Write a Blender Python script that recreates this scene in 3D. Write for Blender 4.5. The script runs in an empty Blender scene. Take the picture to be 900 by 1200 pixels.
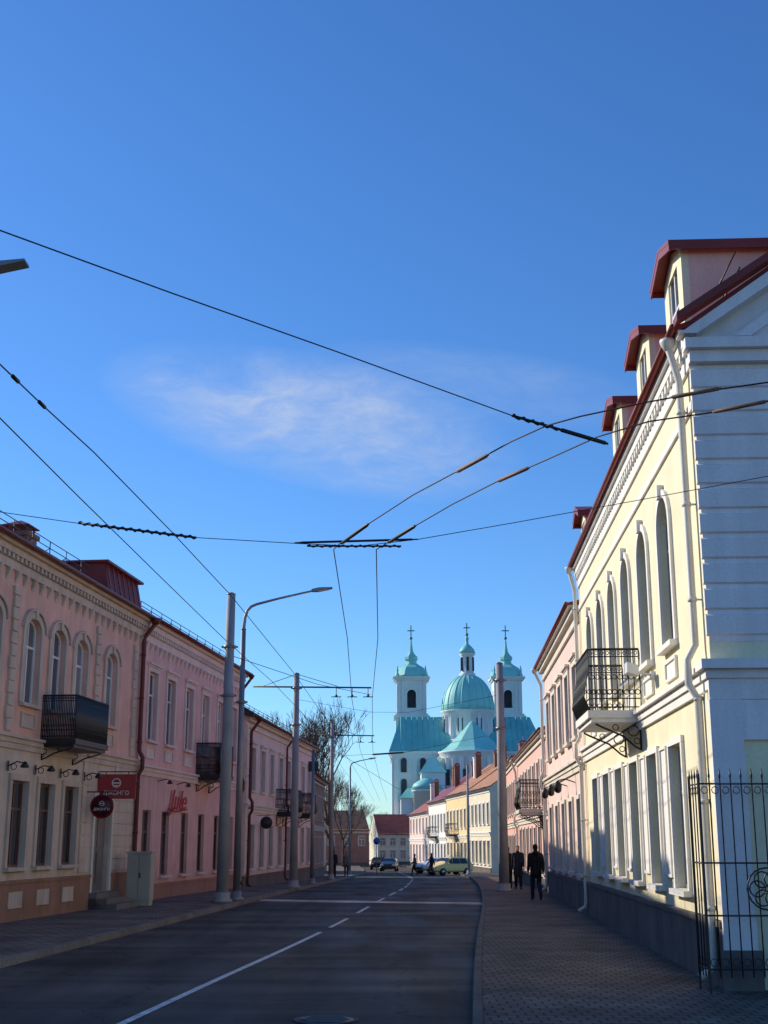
import bpy, bmesh, math, random
from mathutils import Vector, Matrix
random.seed(7)
S=bpy.context.scene; C=S.collection
PI=math.pi
# ------------------------------------------------------------------ camera model
F=1500.; PIT=math.atan(385/1500.); cp,sp=math.cos(PIT),math.sin(PIT); CH=2.0
def ray(px,py):
    u=600-py
    return Vector((px-450.,F*cp-u*sp,F*sp+u*cp))
def atY(px,py,Y):
    r=ray(px,py); t=Y/r.y; return Vector((r.x*t,Y,CH+r.z*t))
def atZ(px,py,z):
    r=ray(px,py); t=(z-CH)/r.z; return Vector((r.x*t,r.y*t,z))
def G(Y):
    if Y<45: return 0.
    if Y<60: return -.014*(Y-45)**2/30
    if Y<150: return -.105-.014*(Y-60)
    return -.105-1.26-min(Y-150,100)*.006
def interp(tab,Y):
    if Y<=tab[0][0]:
        a,b=tab[0],tab[1]
    elif Y>=tab[-1][0]: a,b=tab[-2],tab[-1]
    else:
        for a,b in zip(tab,tab[1:]):
            if a[0]<=Y<=b[0]: break
    return a[1]+(b[1]-a[1])*(Y-a[0])/(b[0]-a[0])
def smooth(tab): return lambda Y: sum(interp(tab,Y+d) for d in (-6,-3,0,3,6))/5
KL=smooth([(0,-7.95),(20,-6.35),(45,-4.35),(60,-3.5),(83,-2.8),(120,-1.9),(150,-2.2),(200,-4),(300,-8)])
KR=smooth([(0,-.1),(16,1.05),(24,1.6),(43,3.2),(60,4.3),(80,5.4),(100,6.2),(120,6.4),(150,5.1),(200,2.5),(300,-2)])
# ------------------------------------------------------------------ mesh builder
class MB:
    def __init__(s): s.v=[]; s.f=[]; s.sm=[]
    def add(s,vs,fs,smooth=False):
        b=len(s.v); s.v+=[tuple(v) for v in vs]
        for f in fs: s.f.append([b+i for i in f]); s.sm.append(smooth)
    def box(s,x0,x1,y0,y1,z0,z1):
        s.add([(x0,y0,z0),(x1,y0,z0),(x1,y1,z0),(x0,y1,z0),(x0,y0,z1),(x1,y0,z1),(x1,y1,z1),(x0,y1,z1)],
              [(3,2,1,0),(4,5,6,7),(0,1,5,4),(1,2,6,5),(2,3,7,6),(3,0,4,7)])
    def quad(s,*p): s.add(p,[tuple(range(len(p)))])
    def prism(s,poly,ax,a,b):
        n=len(poly)
        def P(p,t): return {'x':(t,p[0],p[1]),'y':(p[0],t,p[1]),'z':(p[0],p[1],t)}[ax]
        s.add([P(p,a) for p in poly]+[P(p,b) for p in poly],
              [tuple(range(n))[::-1],tuple(range(n,2*n))]+[(i,(i+1)%n,n+(i+1)%n,n+i) for i in range(n)])
    def tube(s,pts,r,n=8,smooth=True):
        pts=[Vector(p) for p in pts]; N=len(pts)
        if not isinstance(r,(list,tuple)): r=[r]*N
        vs=[]; up=None
        for i,p in enumerate(pts):
            t=(pts[min(i+1,N-1)]-pts[max(i-1,0)])
            if t.length<1e-9: t=Vector((0,0,1))
            t.normalize()
            if up is None:
                a=Vector((0,0,1)) if abs(t.z)<.9 else Vector((1,0,0))
                up=t.cross(a).normalized()
            else:
                up=(up-t*up.dot(t))
                if up.length<1e-6: up=t.orthogonal()
                up.normalize()
            w=t.cross(up)
            for k in range(n):
                q=2*PI*k/n; vs.append(p+(up*math.cos(q)+w*math.sin(q))*r[i])
        fs=[(i*n+k,i*n+(k+1)%n,(i+1)*n+(k+1)%n,(i+1)*n+k) for i in range(N-1) for k in range(n)]
        fs+=[tuple(range(n))[::-1],tuple(range((N-1)*n,N*n))]
        s.add(vs,fs,smooth)
    def ring(s,c,R,r,ax='y',n=14,m=5):
        pts=[]
        for k in range(n+1):
            q=2*PI*k/n; a,b=R*math.cos(q),R*math.sin(q)
            pts.append({'y':(c[0]+a,c[1],c[2]+b),'x':(c[0],c[1]+a,c[2]+b),'z':(c[0]+a,c[1]+b,c[2])}[ax])
        s.tube(pts,r,m)
    def lathe(s,prof,c=(0,0,0),n=24,smooth=True,sx=1,sy=1,phase=0):
        vs=[];N=len(prof)
        for r,z in prof:
            for k in range(n):
                q=2*PI*k/n+phase; vs.append((c[0]+r*sx*math.cos(q),c[1]+r*sy*math.sin(q),c[2]+z))
        fs=[(i*n+k,i*n+(k+1)%n,(i+1)*n+(k+1)%n,(i+1)*n+k) for i in range(N-1) for k in range(n)]
        fs+=[tuple(range(n))[::-1],tuple(range((N-1)*n,N*n))]
        s.add(vs,fs,smooth)
    def ball(s,c,rx,ry=None,rz=None,n=12):
        ry=ry or rx; rz=rz or rx; m=n//2
        prof=[(max(math.sin(PI*i/m),.02),-math.cos(PI*i/m)*rz) for i in range(m+1)]
        s.lathe(prof,c,n,True,rx,ry)
    def mesh(s,name):
        me=bpy.data.meshes.new(name); me.from_pydata(s.v,[],s.f)
        me.polygons.foreach_set('use_smooth',s.sm)
        bm=bmesh.new(); bm.from_mesh(me); bmesh.ops.recalc_face_normals(bm,faces=bm.faces); bm.to_mesh(me); bm.free()
        return me
    def build(s,name,mat,parent=None,label=None):
        me=s.mesh(name); me.materials.append(mat)
        o=bpy.data.objects.new(name,me); C.objects.link(o)
        if parent: o.parent=parent
        if label: o['label']=label
        return o
def tag(o,label,cat,group=None):
    o['label']=label; o['category']=cat
    if group: o['group']=group
    return o
def thing(name,label,cat,loc=(0,0,0),rz=0,group=None):
    o=bpy.data.objects.new(name,None); C.objects.link(o); o.location=loc; o.rotation_euler=(0,0,rz)
    o.empty_display_size=.2
    return tag(o,label,cat,group)
def struct(o): o['kind']='structure'; return o
# ------------------------------------------------------------------ materials
def mk(name,col,rough=.75,metal=0.,var=.16,vs=1.2,fine=.06,fs=25,bump=.08,streak=0.,spec=.3,dist=.006,rand=0.,grime=0.):
    m=bpy.data.materials.new(name); m.use_nodes=True; nt=m.node_tree; N=nt.nodes; L=nt.links
    b=N['Principled BSDF']; b.inputs['Roughness'].default_value=rough; b.inputs['Metallic'].default_value=metal
    b.inputs['Specular IOR Level'].default_value=spec
    tc=N.new('ShaderNodeTexCoord'); 
    def noise(sc,det=4,mapping=None):
        n=N.new('ShaderNodeTexNoise'); n.inputs['Scale'].default_value=sc; n.inputs['Detail'].default_value=det
        if mapping:
            mp=N.new('ShaderNodeMapping'); mp.inputs['Scale'].default_value=mapping; L.new(tc.outputs['Object'],mp.inputs[0]); L.new(mp.outputs[0],n.inputs['Vector'])
        else: L.new(tc.outputs['Object'],n.inputs['Vector'])
        return n
    def rng(src,a,b_,lo=.3,hi=.7):
        r=N.new('ShaderNodeMapRange'); r.inputs[1].default_value=lo; r.inputs[2].default_value=hi; r.inputs[3].default_value=a; r.inputs[4].default_value=b_
        L.new(src,r.inputs[0]); return r.outputs[0]
    def mul(a,b_):
        x=N.new('ShaderNodeMath'); x.operation='MULTIPLY'; L.new(a,x.inputs[0]); L.new(b_,x.inputs[1]); return x.outputs[0]
    v=rng(noise(vs,6).outputs[0],1-var,1+var*.6)
    n2=noise(fs,5); v=mul(v,rng(n2.outputs[0],1-fine,1+fine))
    if streak: v=mul(v,rng(noise(1,5,(4,4,.35)).outputs[0],1-streak,1+streak*.3))
    if rand:
        oi=N.new('ShaderNodeObjectInfo'); v=mul(v,rng(oi.outputs['Random'],1-rand,1+rand,0,1))
    if grime:
        sx=N.new('ShaderNodeSeparateXYZ'); L.new(tc.outputs['Object'],sx.inputs[0])
        ad=N.new('ShaderNodeMath'); ad.operation='ADD'; L.new(sx.outputs[2],ad.inputs[0]); L.new(rng(noise(2.5,5).outputs[0],-.5,.5),ad.inputs[1])
        v=mul(v,rng(ad.outputs[0],1-grime,1,0,1.6))
    vm=N.new('ShaderNodeVectorMath'); vm.operation='SCALE'; vm.inputs[0].default_value=col; L.new(v,vm.inputs['Scale'])
    L.new(vm.outputs[0],b.inputs['Base Color'])
    if bump:
        bp=N.new('ShaderNodeBump'); bp.inputs['Strength'].default_value=bump; bp.inputs['Distance'].default_value=dist
        L.new(n2.outputs[0],bp.inputs['Height']); L.new(bp.outputs[0],b.inputs['Normal'])
    return m
def paver(name,c1,c2,cm,bw,bh,rough=.85):
    m=bpy.data.materials.new(name); m.use_nodes=True; nt=m.node_tree; N=nt.nodes; L=nt.links; b=N['Principled BSDF']
    b.inputs['Roughness'].default_value=rough; b.inputs['Specular IOR Level'].default_value=.2
    tc=N.new('ShaderNodeTexCoord'); br=N.new('ShaderNodeTexBrick'); br.inputs['Scale'].default_value=1
    br.inputs['Brick Width'].default_value=bw; br.inputs['Row Height'].default_value=bh; br.inputs['Mortar Size'].default_value=.014
    br.inputs['Color1'].default_value=(*c1,1); br.inputs['Color2'].default_value=(*c2,1); br.inputs['Mortar'].default_value=(*cm,1)
    L.new(tc.outputs['Object'],br.inputs['Vector'])
    n=N.new('ShaderNodeTexNoise'); n.inputs['Scale'].default_value=.7; n.inputs['Detail'].default_value=8; L.new(tc.outputs['Object'],n.inputs['Vector'])
    r=N.new('ShaderNodeMapRange'); r.inputs[1].default_value=.3; r.inputs[2].default_value=.7; r.inputs[3].default_value=.55; r.inputs[4].default_value=1.3; L.new(n.outputs[0],r.inputs[0])
    vm=N.new('ShaderNodeVectorMath'); vm.operation='SCALE'; L.new(br.outputs[0],vm.inputs[0]); L.new(r.outputs[0],vm.inputs['Scale']); L.new(vm.outputs[0],b.inputs['Base Color'])
    bp=N.new('ShaderNodeBump'); bp.inputs['Strength'].default_value=.5; bp.inputs['Distance'].default_value=.012; bp.invert=True
    L.new(br.outputs['Fac'],bp.inputs['Height']); L.new(bp.outputs[0],b.inputs['Normal'])
    return m
def asphalt(name='asphalt',k=1.):
    m=bpy.data.materials.new(name); m.use_nodes=True; nt=m.node_tree; N=nt.nodes; L=nt.links; b=N['Principled BSDF']
    tc=N.new('ShaderNodeTexCoord')
    def nz(sc,mp,det=6):
        n=N.new('ShaderNodeTexNoise'); n.inputs['Scale'].default_value=sc; n.inputs['Detail'].default_value=det
        q=N.new('ShaderNodeMapping'); q.inputs['Scale'].default_value=mp; q.inputs['Rotation'].default_value=(0,0,.085); L.new(tc.outputs['Object'],q.inputs[0]); L.new(q.outputs[0],n.inputs['Vector']); return n.outputs[0]
    def rg(s_,a,b_,lo=.35,hi=.65):
        r=N.new('ShaderNodeMapRange'); r.inputs[1].default_value=lo; r.inputs[2].default_value=hi; r.inputs[3].default_value=a; r.inputs[4].default_value=b_; L.new(s_,r.inputs[0]); return r.outputs[0]
    def mul(a,b_):
        x=N.new('ShaderNodeMath'); x.operation='MULTIPLY'; L.new(a,x.inputs[0]); L.new(b_,x.inputs[1]); return x.outputs[0]
    f=nz(60,(1,1,1),4)
    v=mul(mul(rg(nz(1,(1.1,.08,1)),.75,1.3),rg(nz(.35,(1,1,1)),.75,1.25)),rg(f,.45,1.55))
    vo=N.new('ShaderNodeTexVoronoi'); vo.feature='DISTANCE_TO_EDGE'; vo.inputs['Scale'].default_value=.33
    dd=N.new('ShaderNodeVectorMath'); dd.operation='ADD'; n5=N.new('ShaderNodeTexNoise'); n5.inputs['Scale'].default_value=1.5; L.new(tc.outputs['Object'],n5.inputs['Vector'])
    L.new(tc.outputs['Object'],dd.inputs[0]); L.new(n5.outputs['Color'],dd.inputs[1]); L.new(dd.outputs[0],vo.inputs['Vector'])
    v=mul(v,rg(vo.outputs['Distance'],.5,1,.0,.012))
    v=mul(v,rg(nz(1,(.09,.65,1),3),.72,1.6,.38,.66))  # pale bands across the road: reflected light painted into the asphalt colour
    vm=N.new('ShaderNodeVectorMath'); vm.operation='SCALE'; vm.inputs[0].default_value=(.062*k,.050*k,.041*k); L.new(v,vm.inputs['Scale']); L.new(vm.outputs[0],b.inputs['Base Color'])
    L.new(rg(nz(.8,(1,.2,1)),.65,.9),b.inputs['Roughness']); b.inputs['Specular IOR Level'].default_value=.2
    bp=N.new('ShaderNodeBump'); bp.inputs['Strength'].default_value=.5; bp.inputs['Distance'].default_value=.012; L.new(f,bp.inputs['Height']); L.new(bp.outputs[0],b.inputs['Normal'])
    return m
def glassm(name,col,rough=.04,curtain=0.):
    m=bpy.data.materials.new(name); m.use_nodes=True; nt=m.node_tree; N=nt.nodes; L=nt.links; b=N['Principled BSDF']
    b.inputs['Roughness'].default_value=rough; b.inputs['Specular IOR Level'].default_value=.8; b.inputs['IOR'].default_value=1.52
    oi=N.new('ShaderNodeObjectInfo'); mx=N.new('ShaderNodeMix'); mx.data_type='RGBA'
    tc=N.new('ShaderNodeTexCoord'); w=N.new('ShaderNodeTexWave'); w.bands_direction='X'; w.inputs['Scale'].default_value=3; w.inputs['Distortion'].default_value=3; L.new(tc.outputs['Object'],w.inputs['Vector'])
    r=N.new('ShaderNodeMapRange'); r.inputs[1].default_value=.35; r.inputs[2].default_value=1; r.inputs[3].default_value=0; r.inputs[4].default_value=curtain; L.new(oi.outputs['Random'],r.inputs[0])
    mu=N.new('ShaderNodeMath'); mu.operation='MULTIPLY'; L.new(r.outputs[0],mu.inputs[0]); r2=N.new('ShaderNodeMapRange'); r2.inputs[3].default_value=.5; L.new(w.outputs['Fac'],r2.inputs[0]); L.new(r2.outputs[0],mu.inputs[1])
    L.new(mu.outputs[0],mx.inputs[0]); mx.inputs[6].default_value=(*col,1); mx.inputs[7].default_value=(.45,.44,.42,1); L.new(mx.outputs[2],b.inputs['Base Color'])
    n=N.new('ShaderNodeTexNoise'); n.inputs['Scale'].default_value=1.3; L.new(tc.outputs['Object'],n.inputs['Vector'])
    bp=N.new('ShaderNodeBump'); bp.inputs['Strength'].default_value=.08; bp.inputs['Distance'].default_value=.05; L.new(n.outputs[0],bp.inputs['Height']); L.new(bp.outputs[0],b.inputs['Normal'])
    return m
M={}
M['yellow']=mk('yellow_plaster',(.84,.76,.52),.85,var=.08,streak=.08,grime=.2)
M['yellow2']=mk('warm_yellow_plaster',(.80,.62,.33),.85,var=.08,streak=.08,grime=.2)
M['white']=mk('white_plaster',(.82,.79,.73),.8,var=.08,streak=.08,grime=.12)
M['endwhite']=mk('lilac_white_courses',(.80,.75,.75),.8,var=.07,streak=.1,bump=.02)
M['offwhite']=mk('offwhite_plaster',(.72,.66,.56),.85,var=.12,streak=.12)
M['pink']=mk('pink_plaster',(.80,.47,.41),.85,var=.12,streak=.14,grime=.25)
M['salmon']=mk('salmon_plaster',(.80,.46,.36),.85,var=.13,streak=.16,grime=.2)
M['palepink']=mk('pale_pink_plaster',(.80,.61,.53),.85,var=.1,streak=.12,grime=.2)
M['rosewall']=mk('rose_plaster',(.78,.51,.43),.85,var=.1,streak=.12,grime=.2)
M['dormerpink']=mk('dormer_pink_plaster',(.84,.54,.44),.85,var=.08,streak=.1)
M['beige']=mk('beige_plaster',(.66,.53,.42),.85,var=.12,streak=.15,grime=.2)
M['tan']=mk('tan_stone',(.62,.49,.39),.85,var=.14,streak=.16)
M['ochre']=mk('ochre_plinth',(.33,.18,.115),.85,var=.2,streak=.15)
M['brownwall']=mk('brown_plaster',(.36,.19,.14),.85,var=.15,streak=.1)
M['cream']=mk('cream_plaster',(.78,.70,.52),.85,var=.12,streak=.12)
M['plinth']=mk('grey_plinth',(.15,.13,.12),.85,var=.25,streak=.2,bump=.2)
M['redroof']=mk('dark_red_sheet_roof',(.22,.030,.022),.45,var=.18,spec=.4,bump=.03)
M['redbrown']=mk('red_brown_roof',(.32,.08,.05),.6,var=.25)
M['tileroof']=mk('orange_brown_roof',(.40,.19,.10),.75,var=.3,fine=.25,fs=6)
M['darkroof']=mk('dark_brown_roof',(.07,.035,.03),.55,var=.3)
M['pipered']=mk('dark_red_pipe',(.15,.03,.03),.45,var=.15,bump=.03)
M['pipecream']=mk('cream_pipe',(.66,.63,.56),.45,var=.12,bump=.03)
M['iron']=mk('black_wrought_iron',(.012,.012,.013),.45,var=.2,bump=.05,spec=.5)
M['concrete']=mk('grey_concrete_pole',(.33,.33,.33),.7,var=.2,streak=.15)
M['galv']=mk('galvanised_steel',(.24,.25,.26),.45,.4,var=.15,bump=.03)
M['wire']=mk('dark_wire',(.015,.015,.017),.5,bump=0)
M['rust']=mk('rusty_insulator',(.22,.12,.07),.6,var=.4,vs=9)
M['frame_w']=mk('white_window_frame',(.72,.72,.70),.5,var=.06,bump=.02)
M['frame_b']=mk('brown_window_frame',(.16,.075,.05),.5,var=.15,bump=.02)
M['frame_d']=mk('dark_window_frame',(.05,.04,.04),.5,var=.1,bump=.02)
M['frame_g']=mk('grey_window_frame',(.30,.29,.29),.5,var=.1,bump=.02)
M['glass']=glassm('window_glass',(.03,.04,.055),curtain=.6)
M['glassdark']=glassm('shop_glass',(.018,.018,.024),curtain=.25)
M['door']=mk('grey_brown_door',(.20,.17,.15),.5,var=.2)
M['kerb']=mk('granite_kerb',(.19,.17,.155),.85,var=.3,fine=.3)
M['kerbdark']=mk('dark_worn_kerb',(.105,.092,.083),.9,var=.35,fine=.3)
M['mark']=mk('white_road_paint',(.62,.62,.6),.7,var=.35,vs=5,fine=.2)
M['ground']=mk('dusty_ground',(.10,.09,.07),.95,var=.3,vs=.1)
M['asphalt']=asphalt(); M['sunband']=asphalt('painted_sun_asphalt',6.5)  # second, much paler asphalt has sunlight put into its colour
M['pave_r']=paver('concrete_pavers',(.168,.130,.108),(.115,.09,.075),(.035,.03,.028),.21,.21)
M['pave_l']=paver('pale_slabs',(.21,.165,.14),(.16,.125,.105),(.05,.045,.04),.3,.3)
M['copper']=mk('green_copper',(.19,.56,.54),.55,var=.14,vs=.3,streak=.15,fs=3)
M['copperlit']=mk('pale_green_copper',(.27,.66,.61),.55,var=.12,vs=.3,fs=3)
M['churchw']=mk('white_church_plaster',(.78,.79,.77),.85,var=.08,vs=.2,fs=4)
M['gold']=mk('dull_cross_metal',(.10,.22,.2),.5,.3,var=.1,bump=0)
M['dark']=mk('dark_opening',(.06,.07,.08),.9,bump=0)
M['bark']=mk('bark',(.13,.085,.062),.9,var=.3,vs=5)
M['brick']=mk('brick_chimney',(.26,.13,.09),.85,var=.3,vs=6)
M['cab']=mk('beige_cabinet',(.42,.39,.32),.5,var=.1,bump=.03)
M['signred']=mk('red_sign_panel',(.38,.045,.04),.45,var=.08,bump=0)
M['signdark']=mk('dark_maroon_sign',(.07,.012,.018),.4,var=.08,bump=0)
M['letterw']=mk('white_letter',(.75,.66,.64),.5,var=.03,bump=0)
M['letterr']=mk('red_letter',(.45,.012,.03),.5,var=.03,bump=0,spec=.1)
M['lens']=mk('lamp_lens',(.6,.6,.58),.3,var=.03,bump=0)
M['rubber']=mk('rubber',(.02,.02,.02),.8,bump=0)
M['skin']=mk('skin',(.45,.27,.2),.6,bump=0)
M['carglass']=glassm('car_glass',(.01,.012,.015),curtain=0)
M['chrome']=mk('rim_metal',(.45,.45,.46),.3,.8,bump=0)
M['signblue']=mk('blue_road_sign',(.03,.10,.40),.4,bump=0)
# ------------------------------------------------------------------ ground, road, pavements
def frange(a,b,s):
    r=[a]
    while r[-1]+s<b-1e-6: r.append(r[-1]+s)
    return r+[b]
def strip(name,fa,fb,Y0,Y1,dz,mat,step=2.,n=1):
    mb=MB(); Ys=frange(Y0,Y1,step); vs=[]
    for Y in Ys:
        for k in range(n+1): vs.append((fa(Y)+(fb(Y)-fa(Y))*k/n,Y,G(Y)+dz))
    w=n+1
    mb.add(vs,[(i*w+k,i*w+k+1,(i+1)*w+k+1,(i+1)*w+k) for i in range(len(Ys)-1) for k in range(n)])
    return mb.build(name,mat)
mb=MB(); Ys=[-200,-50,0,30]+frange(45,150,5)+[200,250,400,1000,4000]; vs=[]
for Y in Ys: vs+=[(-3000,Y,G(Y)-.05),(3000,Y,G(Y)-.05)]
mb.add(vs,[(2*i,2*i+1,2*i+3,2*i+2) for i in range(len(Ys)-1)])
struct(mb.build('ground',M['ground']))
struct(strip('road',lambda Y:KL(Y),lambda Y:KR(Y),-30,290,0,M['asphalt']))
mb=MB(); mb.quad((KL(46.4)+.02,45.6,.004),(KR(43.4)-.02,43.0,.004),(KR(44.4)-.02,44.3,.004),(KL(47)+.02,46.9,.004)); struct(mb.build('painted_sun_band',M['sunband']))  # strip of sunlight across the road, painted as paler asphalt
struct(strip('pavement_left',lambda Y:KL(Y)-14,lambda Y:KL(Y)-.16,-10,200,.125,M['pave_l']))
struct(strip('pavement_right',lambda Y:KR(Y)+.12,lambda Y:KR(Y)+14,-10,200,.125,M['pave_r']))
def kerb(name,fn,w,Y0,Y1,mat='kerb',seg=1.0):
    mb=MB(); Y=Y0
    while Y<Y1:
        a,b=Y+.006,Y+seg-.006
        xa,xb=fn(a),fn(b); za,zb=G(a),G(b); h=.13
        vs=[(xa,a,za-.1),(xa+w,a,za-.1),(xb+w,b,zb-.1),(xb,b,zb-.1),(xa,a,za+h),(xa+w,a,za+h),(xb+w,b,zb+h),(xb,b,zb+h)]
        mb.add(vs,[(3,2,1,0),(4,5,6,7),(0,1,5,4),(1,2,6,5),(2,3,7,6),(3,0,4,7)])
        Y+=seg
    return struct(mb.build(name,M[mat]))
kerb('kerb_left',KL,-.155,-8,190); kerb('kerb_right',KR,.115,-8,190,'kerbdark')
mb=MB()
def mark(fx,Y0,Y1,w):
    ys=frange(Y0,Y1,1.5); vs=[]
    for Y in ys: vs+=[(fx(Y)-w/2,Y,G(Y)+.008),(fx(Y)+w/2,Y,G(Y)+.008)]
    mb.add(vs,[(2*i,2*i+1,2*i+3,2*i+2) for i in range(len(ys)-1)])
CL=smooth([(0,-4.35),(15.4,-2.98),(30.4,-1.35),(58.7,.85),(90,2.0),(140,1.6)])
mark(CL,4,30.2,.11); y=31.8
while y<140: mark(CL,y,y+3.6,.11); y+=6.2
struct(mb.build('road_markings',M['mark']))
p=atZ(382,1196,0); t=thing('manhole_cover','round iron manhole cover in the asphalt at the bottom of the road','manhole cover',(p.x,p.y,.006))
mb=MB(); mb.lathe([(.38,0),(.38,.010),(.33,.010),(.33,.004)],n=28); mb.build('rim',M['kerbdark'],t)
mb=MB(); mb.lathe([(.325,0),(.325,.008),(.02,.008)],n=28)
for a in range(-3,4): mb.box(-.28+abs(a)*.03,.28-abs(a)*.03,a*.08-.012,a*.08+.012,.008,.013)
mb.build('lid',M['iron'],t)
# ------------------------------------------------------------------ building kit
def wall_grid(mb,x0,x1,z0,z1,holes,dep=.24,y=0):
    xs=sorted({x0,x1}|{h[0] for h in holes}|{h[1] for h in holes}); zs=sorted({z0,z1}|{h[2] for h in holes}|{h[3] for h in holes})
    for a,b in zip(xs,xs[1:]):
        for c,d in zip(zs,zs[1:]):
            mx,mz=(a+b)/2,(c+d)/2
            if any(h[0]<mx<h[1] and h[2]<mz<h[3] for h in holes): continue
            mb.quad((a,y,c),(b,y,c),(b,y,d),(a,y,d))
    for a,b,c,d,rise in holes:
        e=d-rise
        mb.quad((a,y,c),(a,y+dep,c),(a,y+dep,e),(a,y,e)); mb.quad((b,y,c),(b,y+dep,c),(b,y+dep,e),(b,y,e))
        mb.quad((a,y,c),(b,y,c),(b,y+dep,c),(a,y+dep,c))
        if rise<=0: mb.quad((a,y,d),(b,y,d),(b,y+dep,d),(a,y+dep,d))
        else:
            P=arc(a,b,e,rise)
            for (xa,za),(xb,zb) in zip(P,P[1:]):
                mb.quad((xa,y,za),(xb,y,zb),(xb,y,d),(xa,y,d)); mb.quad((xa,y,za),(xb,y,zb),(xb,y+dep,zb),(xa,y+dep,za))
def arc(a,b,e,rise,n=10,off=0):
    c=(a+b)/2; r=(b-a)/2
    return [(c-(r+off)*math.cos(PI*i/n),e+(rise+off)*math.sin(PI*i/n)) for i in range(n+1)]
def arcbar(mb,a,b,e,rise,off0,off1,y0,y1,n=10):
    A=arc(a,b,e,rise,n,off0); B=arc(a,b,e,rise,n,off1)
    for i in range(n): mb.prism([A[i],A[i+1],B[i+1],B[i]],'y',y0,y1)
def window(par,xc,z0,w,h,rise=0,fm='frame_w',tm='white',sur=.14,hood=False,key=False,detail=2,dep=.24,gm='glass',sill=True):
    a,b,c,d=xc-w/2,xc+w/2,z0,z0+h; e=d-rise; f=.06; y0,y1=dep-.13,dep-.06
    mb=MB()
    mb.box(a,a+f,y0,y1,c,e); mb.box(b-f,b,y0,y1,c,e); mb.box(a+f,b-f,y0,y1,c,c+f)
    if rise: arcbar(mb,a,b,e,rise,-f,-.002,y0,y1)
    else: mb.box(a+f,b-f,y0,y1,d-f,d)
    tz=c+h*.66
    if detail>=1:
        mb.box(a+f,b-f,y0+.006,y1-.006,tz,tz+.06); mb.box(xc-.035,xc+.035,y0+.004,y1-.004,c+f,tz-.001)
    if detail>=2: mb.box(xc-.025,xc+.025,y0+.004,y1-.004,tz+.061,d-f-.002)
    win=mb.build('window',M[fm],par)
    mb=MB(); mb.quad((a-.02,dep-.09,c-.02),(b+.02,dep-.09,c-.02),(b+.02,dep-.09,d+.02),(a-.02,dep-.09,d+.02)); mb.build('pane',M[gm],win)
    if sur:
        mb=MB(); s=sur
        mb.box(a-s,a-.005,-.055,.01,c,e); mb.box(b+.005,b+s,-.055,.01,c,e)
        if rise:
            arcbar(mb,a,b,e,rise,.005,s,-.055,.01)
        else: mb.box(a-s,b+s,-.055,.01,d+.005,d+s)
        if hood:
            zt=d+s+.06
            if rise: arcbar(mb,a-.02,b+.02,e,rise,s+.02,s+.07,-.10,.01)
            else: mb.box(a-s-.08,b+s+.08,-.14,.01,zt,zt+.07); mb.box(a-s-.03,b+s+.03,-.08,.01,zt-.055,zt-.002)
        if key: mb.prism([(xc-.06,d-.02),(xc+.06,d-.02),(xc+.09,d+s+.08),(xc-.09,d+s+.08)],'y',-.11,-.005)
        mb.build('surround',M[tm],win)
    if sill:
        mb=MB(); mb.box(a-.12,b+.12,-.14,.012,c-.09,c-.004); mb.build('sill',M[tm],win)
    return win
class House: pass
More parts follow.
